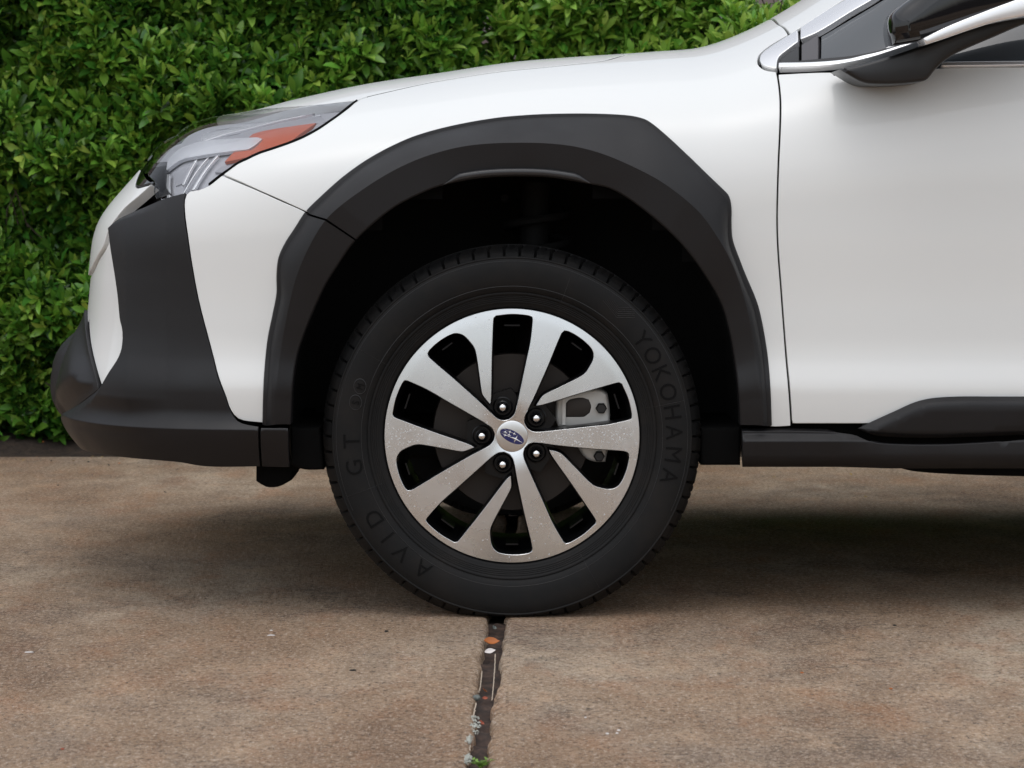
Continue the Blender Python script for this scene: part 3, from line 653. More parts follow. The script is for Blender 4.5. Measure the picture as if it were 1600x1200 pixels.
# barrel, back spider and pockets
m_ = MB(); m_.lathe([(.2425, .055), (.232, .058), (.226, .075), (.2255, .095), (.215, .115), (.213, .24), (.225, .262)], 96, deg if False else 0, 0)
wpart(m_, 'rim_barrel', wblack, rc=True)
m_ = MB()
for k in range(5):
    a = math.radians(108+72*k); c = np.array([math.cos(a), math.sin(a)]); t = np.array([-c[1], c[0]])
    # lug seat: a flat boss round each nut, with a rim towards the outer side
    def P_2(u, v): return c*u+t*v
    plate = [(.020, -.03), (.045, -.034), (.072, -.031), (.086, -.026), (.086, .026), (.072, .031), (.045, .034), (.020, .03)]
    Q = [P_2(*p) for p in plate]; n = len(Q)
    Vv = [(q[0], .064, q[1]) for q in Q]+[(q[0], .095, q[1]) for q in Q]
    m_.add(Vv, [tuple(range(n)), tuple(range(n, 2*n))[::-1]]+[(i, (i+1) % n, n+(i+1) % n, n+i) for i in range(n)])
    cx, cz = c*.0575
    m_.lathe([(.0195, .064), (.0195, .058), (.0175, .057), (.0160, .066), (.012, .068)], 28, cx, cz)
    # inner ribs of the spokes
    for s in (-1, 1):
        a2 = a+s*math.radians(36); c2 = np.array([math.cos(a2), math.sin(a2)]); t2 = np.array([-c2[1], c2[0]])
    a2 = a+math.radians(36); c2 = np.array([math.cos(a2), math.sin(a2)]); t2 = np.array([-c2[1], c2[0]])
    Q = [c2*.03+t2*.012, c2*.12+t2*.017, c2*.22+t2*.031, c2*.22-t2*.031, c2*.12-t2*.017, c2*.03-t2*.012]; n = 6
    Vv = [(q[0], .066, q[1]) for q in Q]+[(q[0], .086, q[1]) for q in Q]
    m_.add(Vv, [tuple(range(n)), tuple(range(n, 2*n))[::-1]]+[(i, (i+1) % n, n+(i+1) % n, n+i) for i in range(n)])
    # step blocks at the barrel end of every opening
    for aa, wd in ((90+72*k, .030), (126+72*k, .024)):
        ar_ = math.radians(aa); cc = np.array([math.cos(ar_), math.sin(ar_)]); R = np.array([[cc[1], 0, cc[0]], [0, 1, 0], [-cc[0], 0, cc[1]]])
        m_.box((cc[0]*.211, .090, cc[1]*.211), (wd*1.0, .06, .003), 0, R)
sp_ = wpart(m_, 'spoke_back', wblack, deg=25)
# nuts
for k in range(5):
    a = math.radians(36+72*k); m_ = MB(); cx, cz = .0578*math.cos(a), .0578*math.sin(a)
    m_.lathe([(.0122, .060), (.0122, .051), (.0105, .0495), (.0100, .0505)], 24, cx, cz, mi=1)
    m_.lathe([(.0101, .056), (.0101, .046), (.0088, .0435), (.0080, .0430)], 6, cx, cz, mi=1)
    m_.lathe([(.0086, .0436), (.0082, .0395), (.0066, .0360), (.0042, .0341), (.0016, .0335), (.0001, .0334)], 24, cx, cz)
    o = m_.build('lug_nut', [nutm, satin], wheel, deg=40)
# cap and emblem
m_ = MB(); cy = facey(.001)
m_.lathe([(.0299, .050), (.0299, .0346), (.0293, .0340), (.0284, .0338), (.022, .0330), (.012, .0324), (.004, .0322), (.0001, .0322)], 64)
cap = wpart(m_, 'centre_cap', capm, deg=50)
def emb(name, loops, y, th, m, par=wheel):
    V = []; F = []
    for L in loops:
        L = np.array(L); 
        if np.sum(L[:, 0]*np.roll(L[:, 1], -1)-L[:, 1]*np.roll(L[:, 0], -1)) < 0: L = L[::-1]
        n = len(L); b = len(V); c = L.mean(0)
        V += [(p[0], y, p[1]) for p in L]+[(p[0], y+th, p[1]) for p in L]+[(c[0], y-.0003, c[1])]
        F += [(b+i, b+(i+1) % n, b+n+(i+1) % n, b+n+i) for i in range(n)]+[(b+2*n, b+i, b+(i+1) % n) for i in range(n)]
    o = mk(name, V, F, m, par, smooth=False); recalc(o); return o
ta = math.radians(-27)
def ov(a, b, n=48): return [rot((a*math.cos(2*math.pi*i/n), b*math.sin(2*math.pi*i/n)), ta) for i in range(n)]
emb('emblem_rim', [ov(.0262, .0124)], .0315, .004, capm)
emb('emblem', [ov(.0250, .0112)], .0311, .003, navy)
def star(cx, cy_, s):
    L = []
    for i in range(8):
        r = (s*(1.25 if i % 4 == 0 else 1.0)) if i % 2 == 0 else s*.26; a = i*math.pi/4; L.append((cx+r*math.cos(a), cy_+r*math.sin(a)))
    return [rot(p, ta) for p in L]
def streak(x0, y0, x1, y1, w): return [rot(p, ta) for p in ((x0, y0-w/2), (x1, y1-w*.1), (x1, y1+w*.1), (x0, y0+w/2))]
stars = [star(.0085, -.0012, .0078), star(-.0075, .0060, .0036), star(.0015, .0066, .0036), star(-.0150, .0020, .0034), star(-.0062, .0002, .0036), star(-.0130, -.0040, .0032),
         streak(.006, -.002, -.022, -.0034, .0013), streak(-.008, .006, -.020, .0062, .001), streak(0, .0062, -.013, .0090, .001), streak(-.0062, .0, -.0225, .0004, .001), streak(.0095, -.0015, .024, -.0015, .0016)]
emb('emblem_stars', stars, .0307, .0015, nutm)
# tyre
prof = [(.238, .060), (.2442, .052), (.2456, .0455), (.2480, .0410), (.2520, .0385), (.2548, .0384), (.2560, .0370), (.2572, .0366), (.2590, .0368), (.2600, .0352), (.2612, .0350), (.2624, .0352), (.2634, .0336), (.2646, .0334), (.2656, .0337),
        (.2668, .0322), (.2680, .0320), (.2692, .0322), (.2706, .0296), (.2730, .0288), (.2745, .0287), (.2760, .0294), (.278, .0262), (.284, .0234), (.292, .0212), (.300, .0200), (.308, .0194), (.316, .0193), (.324, .0198), (.331, .0210), (.3365, .0226),
        (.3395, .0236), (.3405, .0228), (.3418, .0226), (.3430, .0232), (.3440, .0250)]
tread = [(.3475, .0285), (.3515, .0330), (.3550, .0400), (.3590, .0500), (.3620, .0620), (.3638, .075), (.3642, .076), (.3645, .095)]
cen = [(.3570, .096), (.3570, .102), (.3650, .103), (.3655, .128), (.3580, .129), (.3580, .137), (.3655, .138), (.3650, .163), (.357, .164), (.357, .170)]
allp = [(r, y, 0) for r, y in prof]+[(r, y, 1) for r, y in tread]+[(r, y, 2) for r, y in cen]
allp += [(r, .266-y, g) for r, y, g in allp[::-1] if g < 2]
NP = 74; SUBN = 10; NT = NP*SUBN; V = []; F = []
for i in range(NT):
    a = 2*math.pi*i/NT
    ph = i % SUBN
    for r, y, g in allp:
        rr_ = r
        if g == 1:
            sh = 0 if y < .12 else 3
            p2 = (i+sh+int(max(0, (min(y, .266-y)-.04))*70)) % SUBN
            if p2 in (0,): rr_ -= .010*min(1, (r-.344)/.004+.3)
            if p2 == 5 and (i//SUBN) % 2 == 0 and y > .045: rr_ -= .0035
        x, z = rr_*math.cos(a), rr_*math.sin(a)
        if z < -.300:
            t = max(0, (-z-.300)/.06); z2 = -z
            lim = .3485; k_ = .006
            z2 = min(z2, lim) if z2 < lim-k_ else lim-k_*math.exp(-(z2-(lim-k_))/k_)
            y2 = y-(.006*t**2 if y < .13 else -.006*t**2)*max(0, min(1, (.36-rr_)/.05)); z = -z2; y = y2
            V.append((x*(1+.0), y, z)); 
        else: V.append((x, y, z))
        y = y
k = len(allp)
for i in range(NT):
    j = (i+1) % NT
    for q in range(k-1): F.append((i*k+q, i*k+q+1, j*k+q+1, j*k+q))
tyre = mk('tyre', V, F, rubber, wheel); recalc(tyre); sharp(tyre, 50)
# lettering on the side wall: real thin raised letters bent round the wheel
def side_y(r): return float(np.interp(r, [p[0] for p in prof], [p[1] for p in prof]))
def glyphs(items, size_r, m, name):
    Vs = []; Fs = []
    for ch, angd, r0, wscale, size_r in items:
        cu = bpy.data.curves.new('t', 'FONT'); cu.body = ch; cu.size = 1; cu.align_x = 'CENTER'; cu.resolution_u = 4
        ob = bpy.data.objects.new('t', cu); COL.objects.link(ob); bpy.context.view_layer.update()
        me = ob.to_mesh(); bb = bmesh.new(); bb.from_mesh(me); bmesh.ops.triangulate(bb, faces=bb.faces); bmesh.ops.subdivide_edges(bb, edges=[e for e in bb.edges if e.calc_length() > .12], cuts=2, use_grid_fill=True); bmesh.ops.triangulate(bb, faces=bb.faces); bmesh.ops.subdivide_edges(bb, edges=[e for e in bb.edges if e.calc_length() > .12], cuts=1, use_grid_fill=True); bb.to_mesh(me); bb.free(); v2 = np.array([tuple(v.co) for v in me.vertices]); fs = [tuple(p.vertices) for p in me.polygons]
        if len(v2):
            mn, mx = v2.min(0), v2.max(0); h = .729
            b = len(Vs)
            for v in v2:
                rr_ = r0+(v[1]/h-.5)*size_r; u = (v[0]-(mn[0]+mx[0])/2)*size_r*wscale/h; a = math.radians(angd)-u/r0
                Vs.append((rr_*math.cos(a), side_y(rr_)-.0011, rr_*math.sin(a)))
            Fs += [tuple(i+b for i in f_) for f_ in fs]
            # edges get depth
            from collections import Counter
            ec = Counter(); 
            for f_ in fs:
                for i in range(len(f_)): ec[tuple(sorted((f_[i], f_[(i+1) % len(f_)])))] += 1
            b2 = len(Vs); 
            for v in range(len(v2)): q = Vs[b+v]; Vs.append((q[0], q[1]+.0022, q[2]))
            for (a_, c_), n_ in ec.items():
                if n_ == 1: Fs.append((b+a_, b+c_, b2+c_, b2+a_))
        ob.to_mesh_clear(); bpy.data.objects.remove(ob); bpy.data.curves.remove(cu)
    o = mk(name, Vs, Fs, m, wheel, smooth=False); recalc(o); return o
_L = [(c, a, .3105, .95, .0335) for c, a in zip('YOKOHAMA', (37.0, 30.2, 23.2, 16.2, 8.9, 1.7, -6.2, -14.0))]
_L += [(c, a, .3070, 1.0, .033) for c, a in zip('AVIDGT', (236, 226.5, 219, 210.5, 191, 181.5))]
_L += [('M', 161.5, .305, .8, .014), ('S', 167.5, .305, .9, .014)]
glyphs(_L, None, rubtext, 'tyre_lettering')
# roundel, arrows and fine rings
m_ = MB()
def arc(r, a0, a1, w=.0007, n=60): m_.tube([(r*math.cos(math.radians(a)), side_y(r)-.0002, r*math.sin(math.radians(a))) for a in np.linspace(a0, a1, n)], w, 5)
for a0 in (161.5, 167.5):
    c = (.305*math.cos(math.radians(a0)), .305*math.sin(math.radians(a0)))
    for rad_ in (.0145,):
        m_.tube([(c[0]+rad_*.8*math.cos(t), side_y(.305)-.0003, c[1]+rad_*math.sin(t)) for t in np.linspace(0, 2*math.pi, 30)], .0008, 5)
for q in range(6):       # nested chevrons
    s = .004*q
    a_ = math.radians(50); c = np.array([.316*math.cos(a_), .316*math.sin(a_)])
    for (u0, v0, u1, v1) in ((-.030+s, .018, -.004+s*.2, -.014+s*.9), (-.004+s*.2, -.014+s*.9, .030, -.014+s*.9)):
        p = [c+np.array([u0+(u1-u0)*t, v0+(v1-v0)*t]) for t in np.linspace(0, 1, 8)]
        p = [x_ for x_ in p if .28 < np.hypot(*x_) < .337]
        if len(p) > 1: m_.tube([(x_[0], side_y(float(np.hypot(*x_)))-.0002, x_[1]) for x_ in p], .0007, 5)
arc(.2875, 0, 360, .0006, 200); arc(.335, -25, 205, .0005, 200)
for a in (12, 70, 150, 200, 300): m_.tube([(r*math.cos(math.radians(a)), side_y(r)-.0002, r*math.sin(math.radians(a))) for r in np.linspace(.262, .335, 12)], .0004, 4)
m_.build('tyre_ridges', rubridge, wheel)
# drops of water on the spokes
m_ = MB(); cnt = 0
base_ico = [(0, 0, 1), (.85, 0, .45), (.26, .81, .45), (-.69, .5, .45), (-.69, -.5, .45), (.26, -.81, .45)]
a_ = rng.uniform(0, 2*math.pi, 9000); r_ = np.sqrt(rng.uniform(.045**2, .240**2, 9000)); DP = np.stack([r_*np.cos(a_), r_*np.sin(a_)], 1)
okd = np.ones(len(DP), bool)
for h_ in holes: okd &= ~inside(h_, DP); okd &= dist_poly(h_, DP) > .002
for p in DP[okd]:
    if cnt >= 430: break
    r = math.hypot(*p)
    wgt = math.exp(-((p[1]-.0)/.035)**2)+(.09 if p[1] < 0 else .03)
    if rng.random() > wgt: continue
    s = rng.uniform(.0005, .0013)*(1.3 if rng.random() < .1 else 1); y = float(facey(r)); cnt += 1; n = 8
    Vv = [(p[0], y-s*.55, p[1])]+[(p[0]+s*.7*math.cos(2*math.pi*i/n), y-s*.42, p[1]+s*.7*math.sin(2*math.pi*i/n)) for i in range(n)]+[(p[0]+s*math.cos(2*math.pi*i/n), y+.0001, p[1]+s*math.sin(2*math.pi*i/n)) for i in range(n)]
    m_.add(Vv, [(0, 1+i, 1+(i+1) % n) for i in range(n)]+[(1+i, 1+n+i, 1+n+(i+1) % n, 1+(i+1) % n) for i in range(n)])
dr = m_.build('water_drops', water, wheel, deg=80); dr['kind'] = 'stuff'
# brake disc and caliper (do not turn with the wheel)
m_ = MB(); m_.lathe([(.045, .150), (.070, .150), (.078, .126), (.152, .126), (.154, .128), (.154, .148), (.07, .150)], 72, WX, WZ); m_.build('brake_disc', disc, CAR)
cal = prism('brake_caliper', [(872,668),(868,655),(870,620),(884,617),(908,609),(938,608),(950,616),(953,640),(952,690),(946,722),(930,722),(915,716),(903,700),(912,690),(926,688),(930,668)], .090, .175, castal, CAR, r=.006, step=.004)
prism('caliper_bracket', [(884,652),(884,630),(890,624),(908,621),(920,624),(924,634),(922,645),(914,651),(910,652)], .0885, .11, disc, CAR, r=.003, step=.003)
for x_, z_ in ((.172, .385), (.168, .292)):
    m_ = MB(); m_.lathe([(.011, .1), (.011, .08), (.0085, .077), (.0001, .077)], 6, WX+x_, WZ+z_-.335); m_.build('caliper_bolt', satin, CAR)
m_ = MB(); m_.box((.100, .085, .396), (.006, .008, .06)); m_.build('caliper_clip', castal, CAR)
# the other three wheels
for (x_, side) in ((2.745, 0), (0, 1), (2.745, 1)):
    w2 = wheel.copy(); COL.objects.link(w2); w2.parent = CAR
    w2.location = (x_, 2*YC if side else 0, WZ); w2.rotation_euler = (0, 0, math.pi if side else 0)
    for ch in list(wheel.children):
        if ch.name.startswith(('water', 'tyre_letter', 'tyre_ridge')): continue
        c = ch.copy(); COL.objects.link(c); c.parent = w2
# ================================================================ GROUND
soilm = mat('dark_soil', (.045, .033, .024), .9)
co = objco(soilm); lk(soilm, ramp(soilm, noise(soilm, co, 30, 6, .7), [(.3, (.018, .012, .009)), (.6, (.055, .036, .025)), (.8, (.09, .06, .035))]), bsdf(soilm).inputs['Base Color'])
lk(soilm, bump(soilm, noise(soilm, co, 60, 6, .7), .9, .02), bsdf(soilm).inputs['Normal'])
conc = mat('stained_concrete', (.25, .2, .16), .8, spec=.3)
co = objco(conc)
big = noise(conc, objco(conc, (1, .7, 1)), 1.5, 7, .62)
mid = noise(conc, objco(conc, (1, .6, 1)), 8, 8, .68)
fine = noise(conc, objco(conc, (1, .62, 1)), 210, 4, .8); grain = noise(conc, objco(conc, (1, .62, 1)), 95, 5, .8)
c1 = ramp(conc, big, [(.33, (.24, .145, .085)), (.45, (.365, .242, .152)), (.55, (.445, .322, .220)), (.66, (.56, .45, .335))])
c2 = ramp(conc, mid, [(.32, (.36, .32, .28)), (.5, (.5, .5, .5)), (.66, (.66, .63, .60))])
c = mix(conc, .75, c1, c2, 'OVERLAY')
rust = noise(conc, objco(conc, (1, .6, 1)), 6.5, 7, .7)
c = mix(conc, ramp(conc, rust, [(.50, 0.), (.64, .5)]), c, (.40, .19, .09))
gry = noise(conc, objco(conc, (1.1, .6, 1.)), 3.6, 7, .7)
c = mix(conc, ramp(conc, gry, [(.52, 0.), (.68, .45)]), c, (.24, .195, .16))
dk = noise(conc, objco(conc, (.9, .7, 1)), 3.0, 8, .7)
c = mix(conc, ramp(conc, dk, [(.50, 0.), (.62, .5)]), c, (.13, .085, .06))
# sand grains, pale and dark
c = mix(conc, ramp(conc, grain, [(.36, .9), (.48, .0)]), c, (.10, .072, .055))
c = mix(conc, ramp(conc, grain, [(.53, .0), (.66, .75)]), c, (.66, .54, .44))
c = mix(conc, ramp(conc, fine, [(.32, .9), (.43, .0)]), c, (.03, .022, .018))
c = mix(conc, ramp(conc, fine, [(.56, .0), (.66, .9)]), c, (.75, .66, .57))
vor = nd(conc, 'ShaderNodeTexVoronoi'); vor.inputs['Scale'].default_value = 190; lk(conc, co, vor.inputs['Vector'])
vs = nd(conc, 'ShaderNodeSeparateColor'); lk(conc, vor.outputs['Color'], vs.inputs[0])
dot = nd(conc, 'ShaderNodeMath', operation='LESS_THAN'); dot.inputs[1].default_value = .22; lk(conc, vor.outputs['Distance'], dot.inputs[0])
selr = ramp(conc, vs.outputs[0], [(.90, 0.), (.94, .8)]); pale = nd(conc, 'ShaderNodeMath', operation='MULTIPLY'); lk(conc, dot.outputs[0], pale.inputs[0]); lk(conc, selr, pale.inputs[1])
c = mix(conc, pale.outputs[0], c, (.62, .57, .52))
selr2 = ramp(conc, vs.outputs[1], [(.90, 0.), (.95, .8)]); p2 = nd(conc, 'ShaderNodeMath', operation='MULTIPLY'); lk(conc, dot.outputs[0], p2.inputs[0]); lk(conc, selr2, p2.inputs[1])
c = mix(conc, p2.outputs[0], c, (.33, .12, .06))
# thin meandering cracks where the surface has scaled
crk = nd(conc, 'ShaderNodeTexVoronoi', feature='DISTANCE_TO_EDGE'); crk.inputs['Scale'].default_value = 4.2
wob = noise(conc, co, 16, 6, .7); addv = nd(conc, 'ShaderNodeVectorMath', operation='ADD'); sc_ = nd(conc, 'ShaderNodeVectorMath', operation='SCALE'); sc_.inputs['Scale'].default_value = .28
nz = nd(conc, 'ShaderNodeTexNoise'); nz.inputs['Scale'].default_value = 9; nz.inputs['Detail'].default_value = 7; nz.inputs['Roughness'].default_value = .7; lk(conc, co, nz.inputs['Vector'])
lk(conc, nz.outputs['Color'], sc_.inputs[0]); lk(conc, co, addv.inputs[0]); lk(conc, sc_.outputs[0], addv.inputs[1]); lk(conc, addv.outputs[0], crk.inputs['Vector'])
cm_ = ramp(conc, crk.outputs['Distance'], [(.0, 1.), (.018, 0.)]); cmk = nd(conc, 'ShaderNodeMath', operation='MULTIPLY'); lk(conc, cm_, cmk.inputs[0]); lk(conc, ramp(conc, noise(conc, co, 2.3, 3), [(.52, 0.), (.60, .75)]), cmk.inputs[1])
c = mix(conc, cmk.outputs[0], c, (.05, .04, .034))
lk(conc, c, bsdf(conc).inputs['Base Color'])
hh = nd(conc, 'ShaderNodeMath', operation='ADD'); lk(conc, fine, hh.inputs[0]); lk(conc, grain, hh.inputs[1])
n1 = bump(conc, hh.outputs[0], .9, .006); lk(conc, bump(conc, mid, .35, .012, n1), bsdf(conc).inputs['Normal'])
lk(conc, ramp(conc, big, [(.35, .62), (.65, .85)]), bsdf(conc).inputs['Roughness'])

YB = float(atZ(800, 714)[1])
gm = mk('ground', [(-60, -60, -.075), (60, -60, -.075), (60, 60, -.075), (-60, 60, -.075)], [(0, 1, 2, 3)], soilm); tag(gm, kind='structure')
# joint edges traced, then carried on
jl = [atZ(x, y)[:2] for x, y in ((728,1215),(730,1195),(737,1150),(743,1100),(748,1070),(751,1040),(756,1005),(761,980),(765,962))]
jr = [atZ(x, y)[:2] for x, y in ((760,1215),(763,1195),(764,1150),(771,1110),(771,1090),(776,1078),(778,1060),(782,1020),(786,1000),(787,980),(789,962))]
def ext(j):
    a = np.array(j); sl = .018; n0 = [(a[0][0]-sl*1.2-.002*i, a[0][1]-1.2*(1-i/1)) for i in (0,)]
    n0 = [(a[0][0]+sl*(yy-a[0][1]), yy) for yy in (-8., -5., -3., -2.)]; n1_ = [(a[-1][0]+sl*(yy-a[-1][1]), yy) for yy in (.6, 1.4, 2.4, YB)]
    p = smooth_poly(np.array(n0+[tuple(q) for q in a]+n1_), .006, corner=60, closed=False)
    return p
def jag(p, s):
    n = len(p); w = rng.normal(0, 1, n+8); w1 = np.convolve(w, np.ones(5)/5, 'same')[:n]; w2 = np.convolve(rng.normal(0, 1, n+60), np.ones(25)/25, 'same')[:n]
    q = p.copy(); q[:, 0] += s*(w1*.0040+w2*.009)*.9; return q
def slab(side):
    e = jag(ext(jl if side < 0 else jr), 1); V = []; F = []
    offs = [(0, -.075), (0, -.018), (.0012, -.008), (.004, -.0025), (.009, -.0004), (.02, 0), (14., 0)]
    n = len(e); wv_ = 1+.6*np.convolve(rng.normal(0, 1, n), np.ones(9)/9, 'same')
    for o_, z in offs:
        V += [((e[i, 0]+side*(o_*wv_[i] if .0005 < o_ < 1 else o_)), e[i, 1], z) for i in range(n)]
    for q in range(len(offs)-1):
        for i in range(n-1):
            f_ = (q*n+i, q*n+i+1, (q+1)*n+i+1, (q+1)*n+i); F.append(f_ if side < 0 else f_[::-1])
    # far edge of the slab drops to the soil
    b = len(V); V += [(side*14., YB, -.075), (e[-1, 0], YB, -.075)]; F.append(((len(offs)-1)*n+n-1, b, b+1, n+n-1))
    o = mk('driveway', V, F, conc); recalc(o); sharp(o, 60)
    tag(o, kind='structure')
slab(-1); slab(1)
# dirt in the joint
m_ = MB(); ys = np.linspace(-3.0, YB, 500); V = []; F = []
for i, y in enumerate(ys):
    xc = np.interp(y, jag(ext(jl), 0)[:, 1], ext(jl)[:, 0])
    for q in range(9): V.append((xc-.02+.09*q/8, y, -.020+rng.normal(0, .0022)+.004*math.sin(y*23)+.003*math.sin(y*61)))
for i in range(len(ys)-1):
    for q in range(8): F.append((i*9+q, i*9+q+1, (i+1)*9+q+1, (i+1)*9+q))
jd = mat('joint_dirt', (.035, .022, .018), .85)
lk(jd, ramp(jd, noise(jd, objco(jd), 45, 5, .7), [(.3, (.010, .008, .007)), (.52, (.045, .027, .020)), (.72, (.10, .06, .04))]), bsdf(jd).inputs['Base Color'])
tag(mk('soil', V, F, jd), kind='structure')
# soil bank behind the slab, under the hedge
V = []; F = []; nx = 240; ny = 24
for i in range(nx):
    for j in range(ny):
        x = -7+14*i/(nx-1); t = j/(ny-1); y = YB-.02+t*2.2
        V.append((x, y, -.03+.055*min(1, t*9)*(1+.3*math.sin(x*7)+.2*math.sin(x*19+t*9))+rng.normal(0, .005)))
for i in range(nx-1):
    for j in range(ny-1): F.append((i*ny+j, (i+1)*ny+j, (i+1)*ny+j+1, i*ny+j+1))
tag(mk('planting_bed', V, F, soilm), kind='structure')

# ================================================================ SMALL THINGS ON THE GROUND
orange = mat('dry_leaf_orange', (.42, .13, .03), .6); palem = mat('pale_petal', (.68, .63, .6), .6); rootm = mat('pale_root', (.55, .46, .36), .7)
pebm = mat('grey_green_stone', (.14, .16, .15), .7); lich = mat('pale_lichen', (.55, .56, .50), .9); redm = mat('red_chip', (.33, .08, .04), .6)
yell = mat('dry_leaf_yellow', (.38, .25, .06), .6); blk = mat('dark_seed', (.02, .016, .013), .6); weedm = mat('weed_green', (.16, .28, .04), .5)
lk(lich, bump(lich, noise(lich, objco(lich), 200, 5, .8), 1., .004), bsdf(lich).inputs['Normal'])
lk(pebm, ramp(pebm, noise(pebm, objco(pebm), 90, 5, .7), [(.3, (.06, .07, .07)), (.7, (.2, .22, .2))]), bsdf(pebm).inputs['Base Color'])
def leaflet(name, px, py, z, L, Wd, ang, m, label, cat, group=None, curl=.3):
    p = atZ(px, py, z); V = []; F = []; n = 7
    for i in range(n+1):
        t = i/n; w = Wd*math.sin(math.pi*min(1, t*1.05+.02))**.7*.5
        for s in (-1, -.5, 0, .5, 1): V.append(((t-.5)*L, s*w, curl*L*((t-.5)**2)*1.2+abs(s)*w*.5+rng.normal(0, L*.012)))
    for i in range(n):
        for q in range(4): F.append((i*5+q, i*5+q+1, (i+1)*5+q+1, (i+1)*5+q))
    k = len(V); V += [(a, b, c-L*.02-.0004) for a, b, c in V]; F += [tuple(k+q for q in f_)[::-1] for f_ in F]
    o = mk(name, V, F, m); o.location = p; o.rotation_euler = (.75, rng.uniform(-.2, .2), ang); tag(o, label, cat, group); return o
leaflet('dry_leaf', 768, 1003, -.002, .030, .016, .25, orange, 'orange curled dry leaf lying across the slab joint just below the tyre', 'leaf', curl=.5)
leaflet('petal', 766, 1018, -.006, .020, .011, .15, palem, 'small pale petal in the slab joint just below the orange leaf', 'petal')
leaflet('bark_flake', 772, 981, -.010, .014, .009, 1.2, pebm, 'small grey flake in the dark joint right under the tyre', 'flake')
leaflet('dry_leaf', 757, 1079, -.006, .016, .008, 1.9, orange, 'small rust brown dry leaf beside the round pebble in the joint', 'leaf')
leaflet('dry_leaf', 758, 1091, -.010, .010, .006, .4, redm, 'tiny reddish leaf scrap to the right of the round pebble in the joint', 'leaf')
leaflet('dry_leaf', 752, 1130, -.012, .014, .009, 1.0, redm, 'dark red leaf scrap in the joint beside the pale lichen', 'leaf')
def rock(name, px, py, z, s, m, label, cat, group=None, seed=0, sq=(1, 1, .75)):
    r = np.random.default_rng(seed); b = bmesh.new(); bmesh.ops.create_icosphere(b, subdivisions=3, radius=1)
    k = r.normal(0, 1, (3, 3))*1.7; 
    for v in b.verts:
        c = np.array(v.co); d = 1+.10*math.sin(k[0]@c)+.08*math.sin(k[1]@c*2)+.05*math.sin(k[2]@c*4); v.co = Vector(c*d*np.array(sq)*s)
    me = bpy.data.meshes.new(name); b.to_mesh(me); b.free(); me.materials.append(m); me.polygons.foreach_set('use_smooth', [True]*len(me.polygons))
    o = bpy.data.objects.new(name, me); COL.objects.link(o); o.location = atZ(px, py, z); tag(o, label, cat, group); return o
rock('pebble', 745, 1090, -.003, .0066, pebm, 'round grey green pebble wedged in the slab joint', 'pebble', seed=3)
def strand(name, pts, rad, m, label, cat):
    P = smooth_poly(np.array([atZ(x, y, z) for x, y, z in pts])[:, :2], .003, 60, closed=False); z = np.interp(np.linspace(0, 1, len(P)), np.linspace(0, 1, len(pts)), [p[2] for p in pts])
    b = MB(); b.tube([(P[i, 0]+rng.normal(0, .0004), P[i, 1], z[i]) for i in range(len(P))], rad, 6); o = b.build(name, m); tag(o, label, cat)
strand('root', [(774,1022,-.008),(773,1045,-.008),(771,1070,-.008),(769,1094,-.009)], .0008, rootm, 'long thin pale root lying along the right side of the joint', 'root')
strand('root', [(753,1049,-.006),(752,1062,-.007),(750,1075,-.007),(748,1082,-.008)], .0008, rootm, 'short thin pale root above the round pebble in the joint', 'root')
strand('root', [(744,1099,-.006),(741,1112,-.006),(739,1124,-.006)], .0011, rootm, 'short pale root between the pebble and the lichen patch', 'root')
strand('root', [(736,1150,-.008),(734,1170,-.008),(731,1195,-.008)], .0009, rootm, 'pale root running down beside the lichen to the foot of the picture', 'root')
def lump(px, py, sx, sy, label, seed):
    r = np.random.default_rng(seed); b = MB(); c = atZ(px, py, -.006)
    for i in range(130):
        u, v = np.clip(r.normal(0, .42, 2), -1, 1); s = r.uniform(.0012, .0030)
        p = c+np.array([u*sx, v*sy, r.uniform(0, .004)]); V = [p+np.array(d)*s*r.uniform(.6, 1.2) for d in ((1, 0, 0), (-1, 0, 0), (0, 1, 0), (0, -1, 0), (0, 0, 1), (0, 0, -1))]
        b.add(V, [(0, 2, 4), (2, 1, 4), (1, 3, 4), (3, 0, 4), (2, 0, 5), (1, 2, 5), (3, 1, 5), (0, 3, 5)])
    o = b.build('lichen', lich, smooth=True, deg=60); tag(o, label, 'lichen')
lump(738, 1136, .0125, .075, 'pale crusty lichen patch on the left edge of the joint below the pebble', 1)
lump(731, 1158, .006, .030, 'small crusty lichen patch lower down the left edge of the joint', 2)
lump(729, 1187, .007, .030, 'lowest pale lichen patch beside the green weed', 4)
# weed at the foot of the picture
b = MB(); wc = atZ(750, 1200, -.012)
for i in range(46):
    a = rng.uniform(0, 2*math.pi); d = rng.uniform(.001, .020); p = wc+np.array([math.cos(a)*d*1.1+.002, math.sin(a)*d*.7, rng.uniform(.003, .013)]); L = rng.uniform(.003, .0062); t = rng.uniform(0, 2*math.pi); up_ = rng.uniform(-.2, .7)
    u = np.array([math.cos(t), math.sin(t), up_]); w = np.array([-math.sin(t), math.cos(t), 0])*.45
    b.add([p, p+(u*.5+w)*L, p+u*L, p+(u*.5-w)*L, p+u*.5*L-np.array([0, 0, .0005])], [(0, 1, 4), (1, 2, 4), (2, 3, 4), (3, 0, 4)]); b.tube([wc, (wc+p)/2+[0, 0, .002], p], .0004, 4)
tag(b.build('weed', weedm), 'tiny bright green weed sprouting from the slab joint at the foot of the picture', 'weed')
def flat_chip(px, py, sx, sy, m, label, cat='paper scrap', group=None):
    o = rock('paper_scrap' if cat == 'paper scrap' else cat.replace(' ', '_'), px, py, .001, 1, m, label, cat, group, seed=int(px), sq=(sx, sy, .0012)); return o
flat_chip(424, 985, .0030, .0035, palem, 'dull white scrap on the slab left of the wheel, the upper of a close pair'); flat_chip(424, 992.5, .0076, .005, palem, 'long white scrap on the slab left of the wheel, the lower of a close pair')
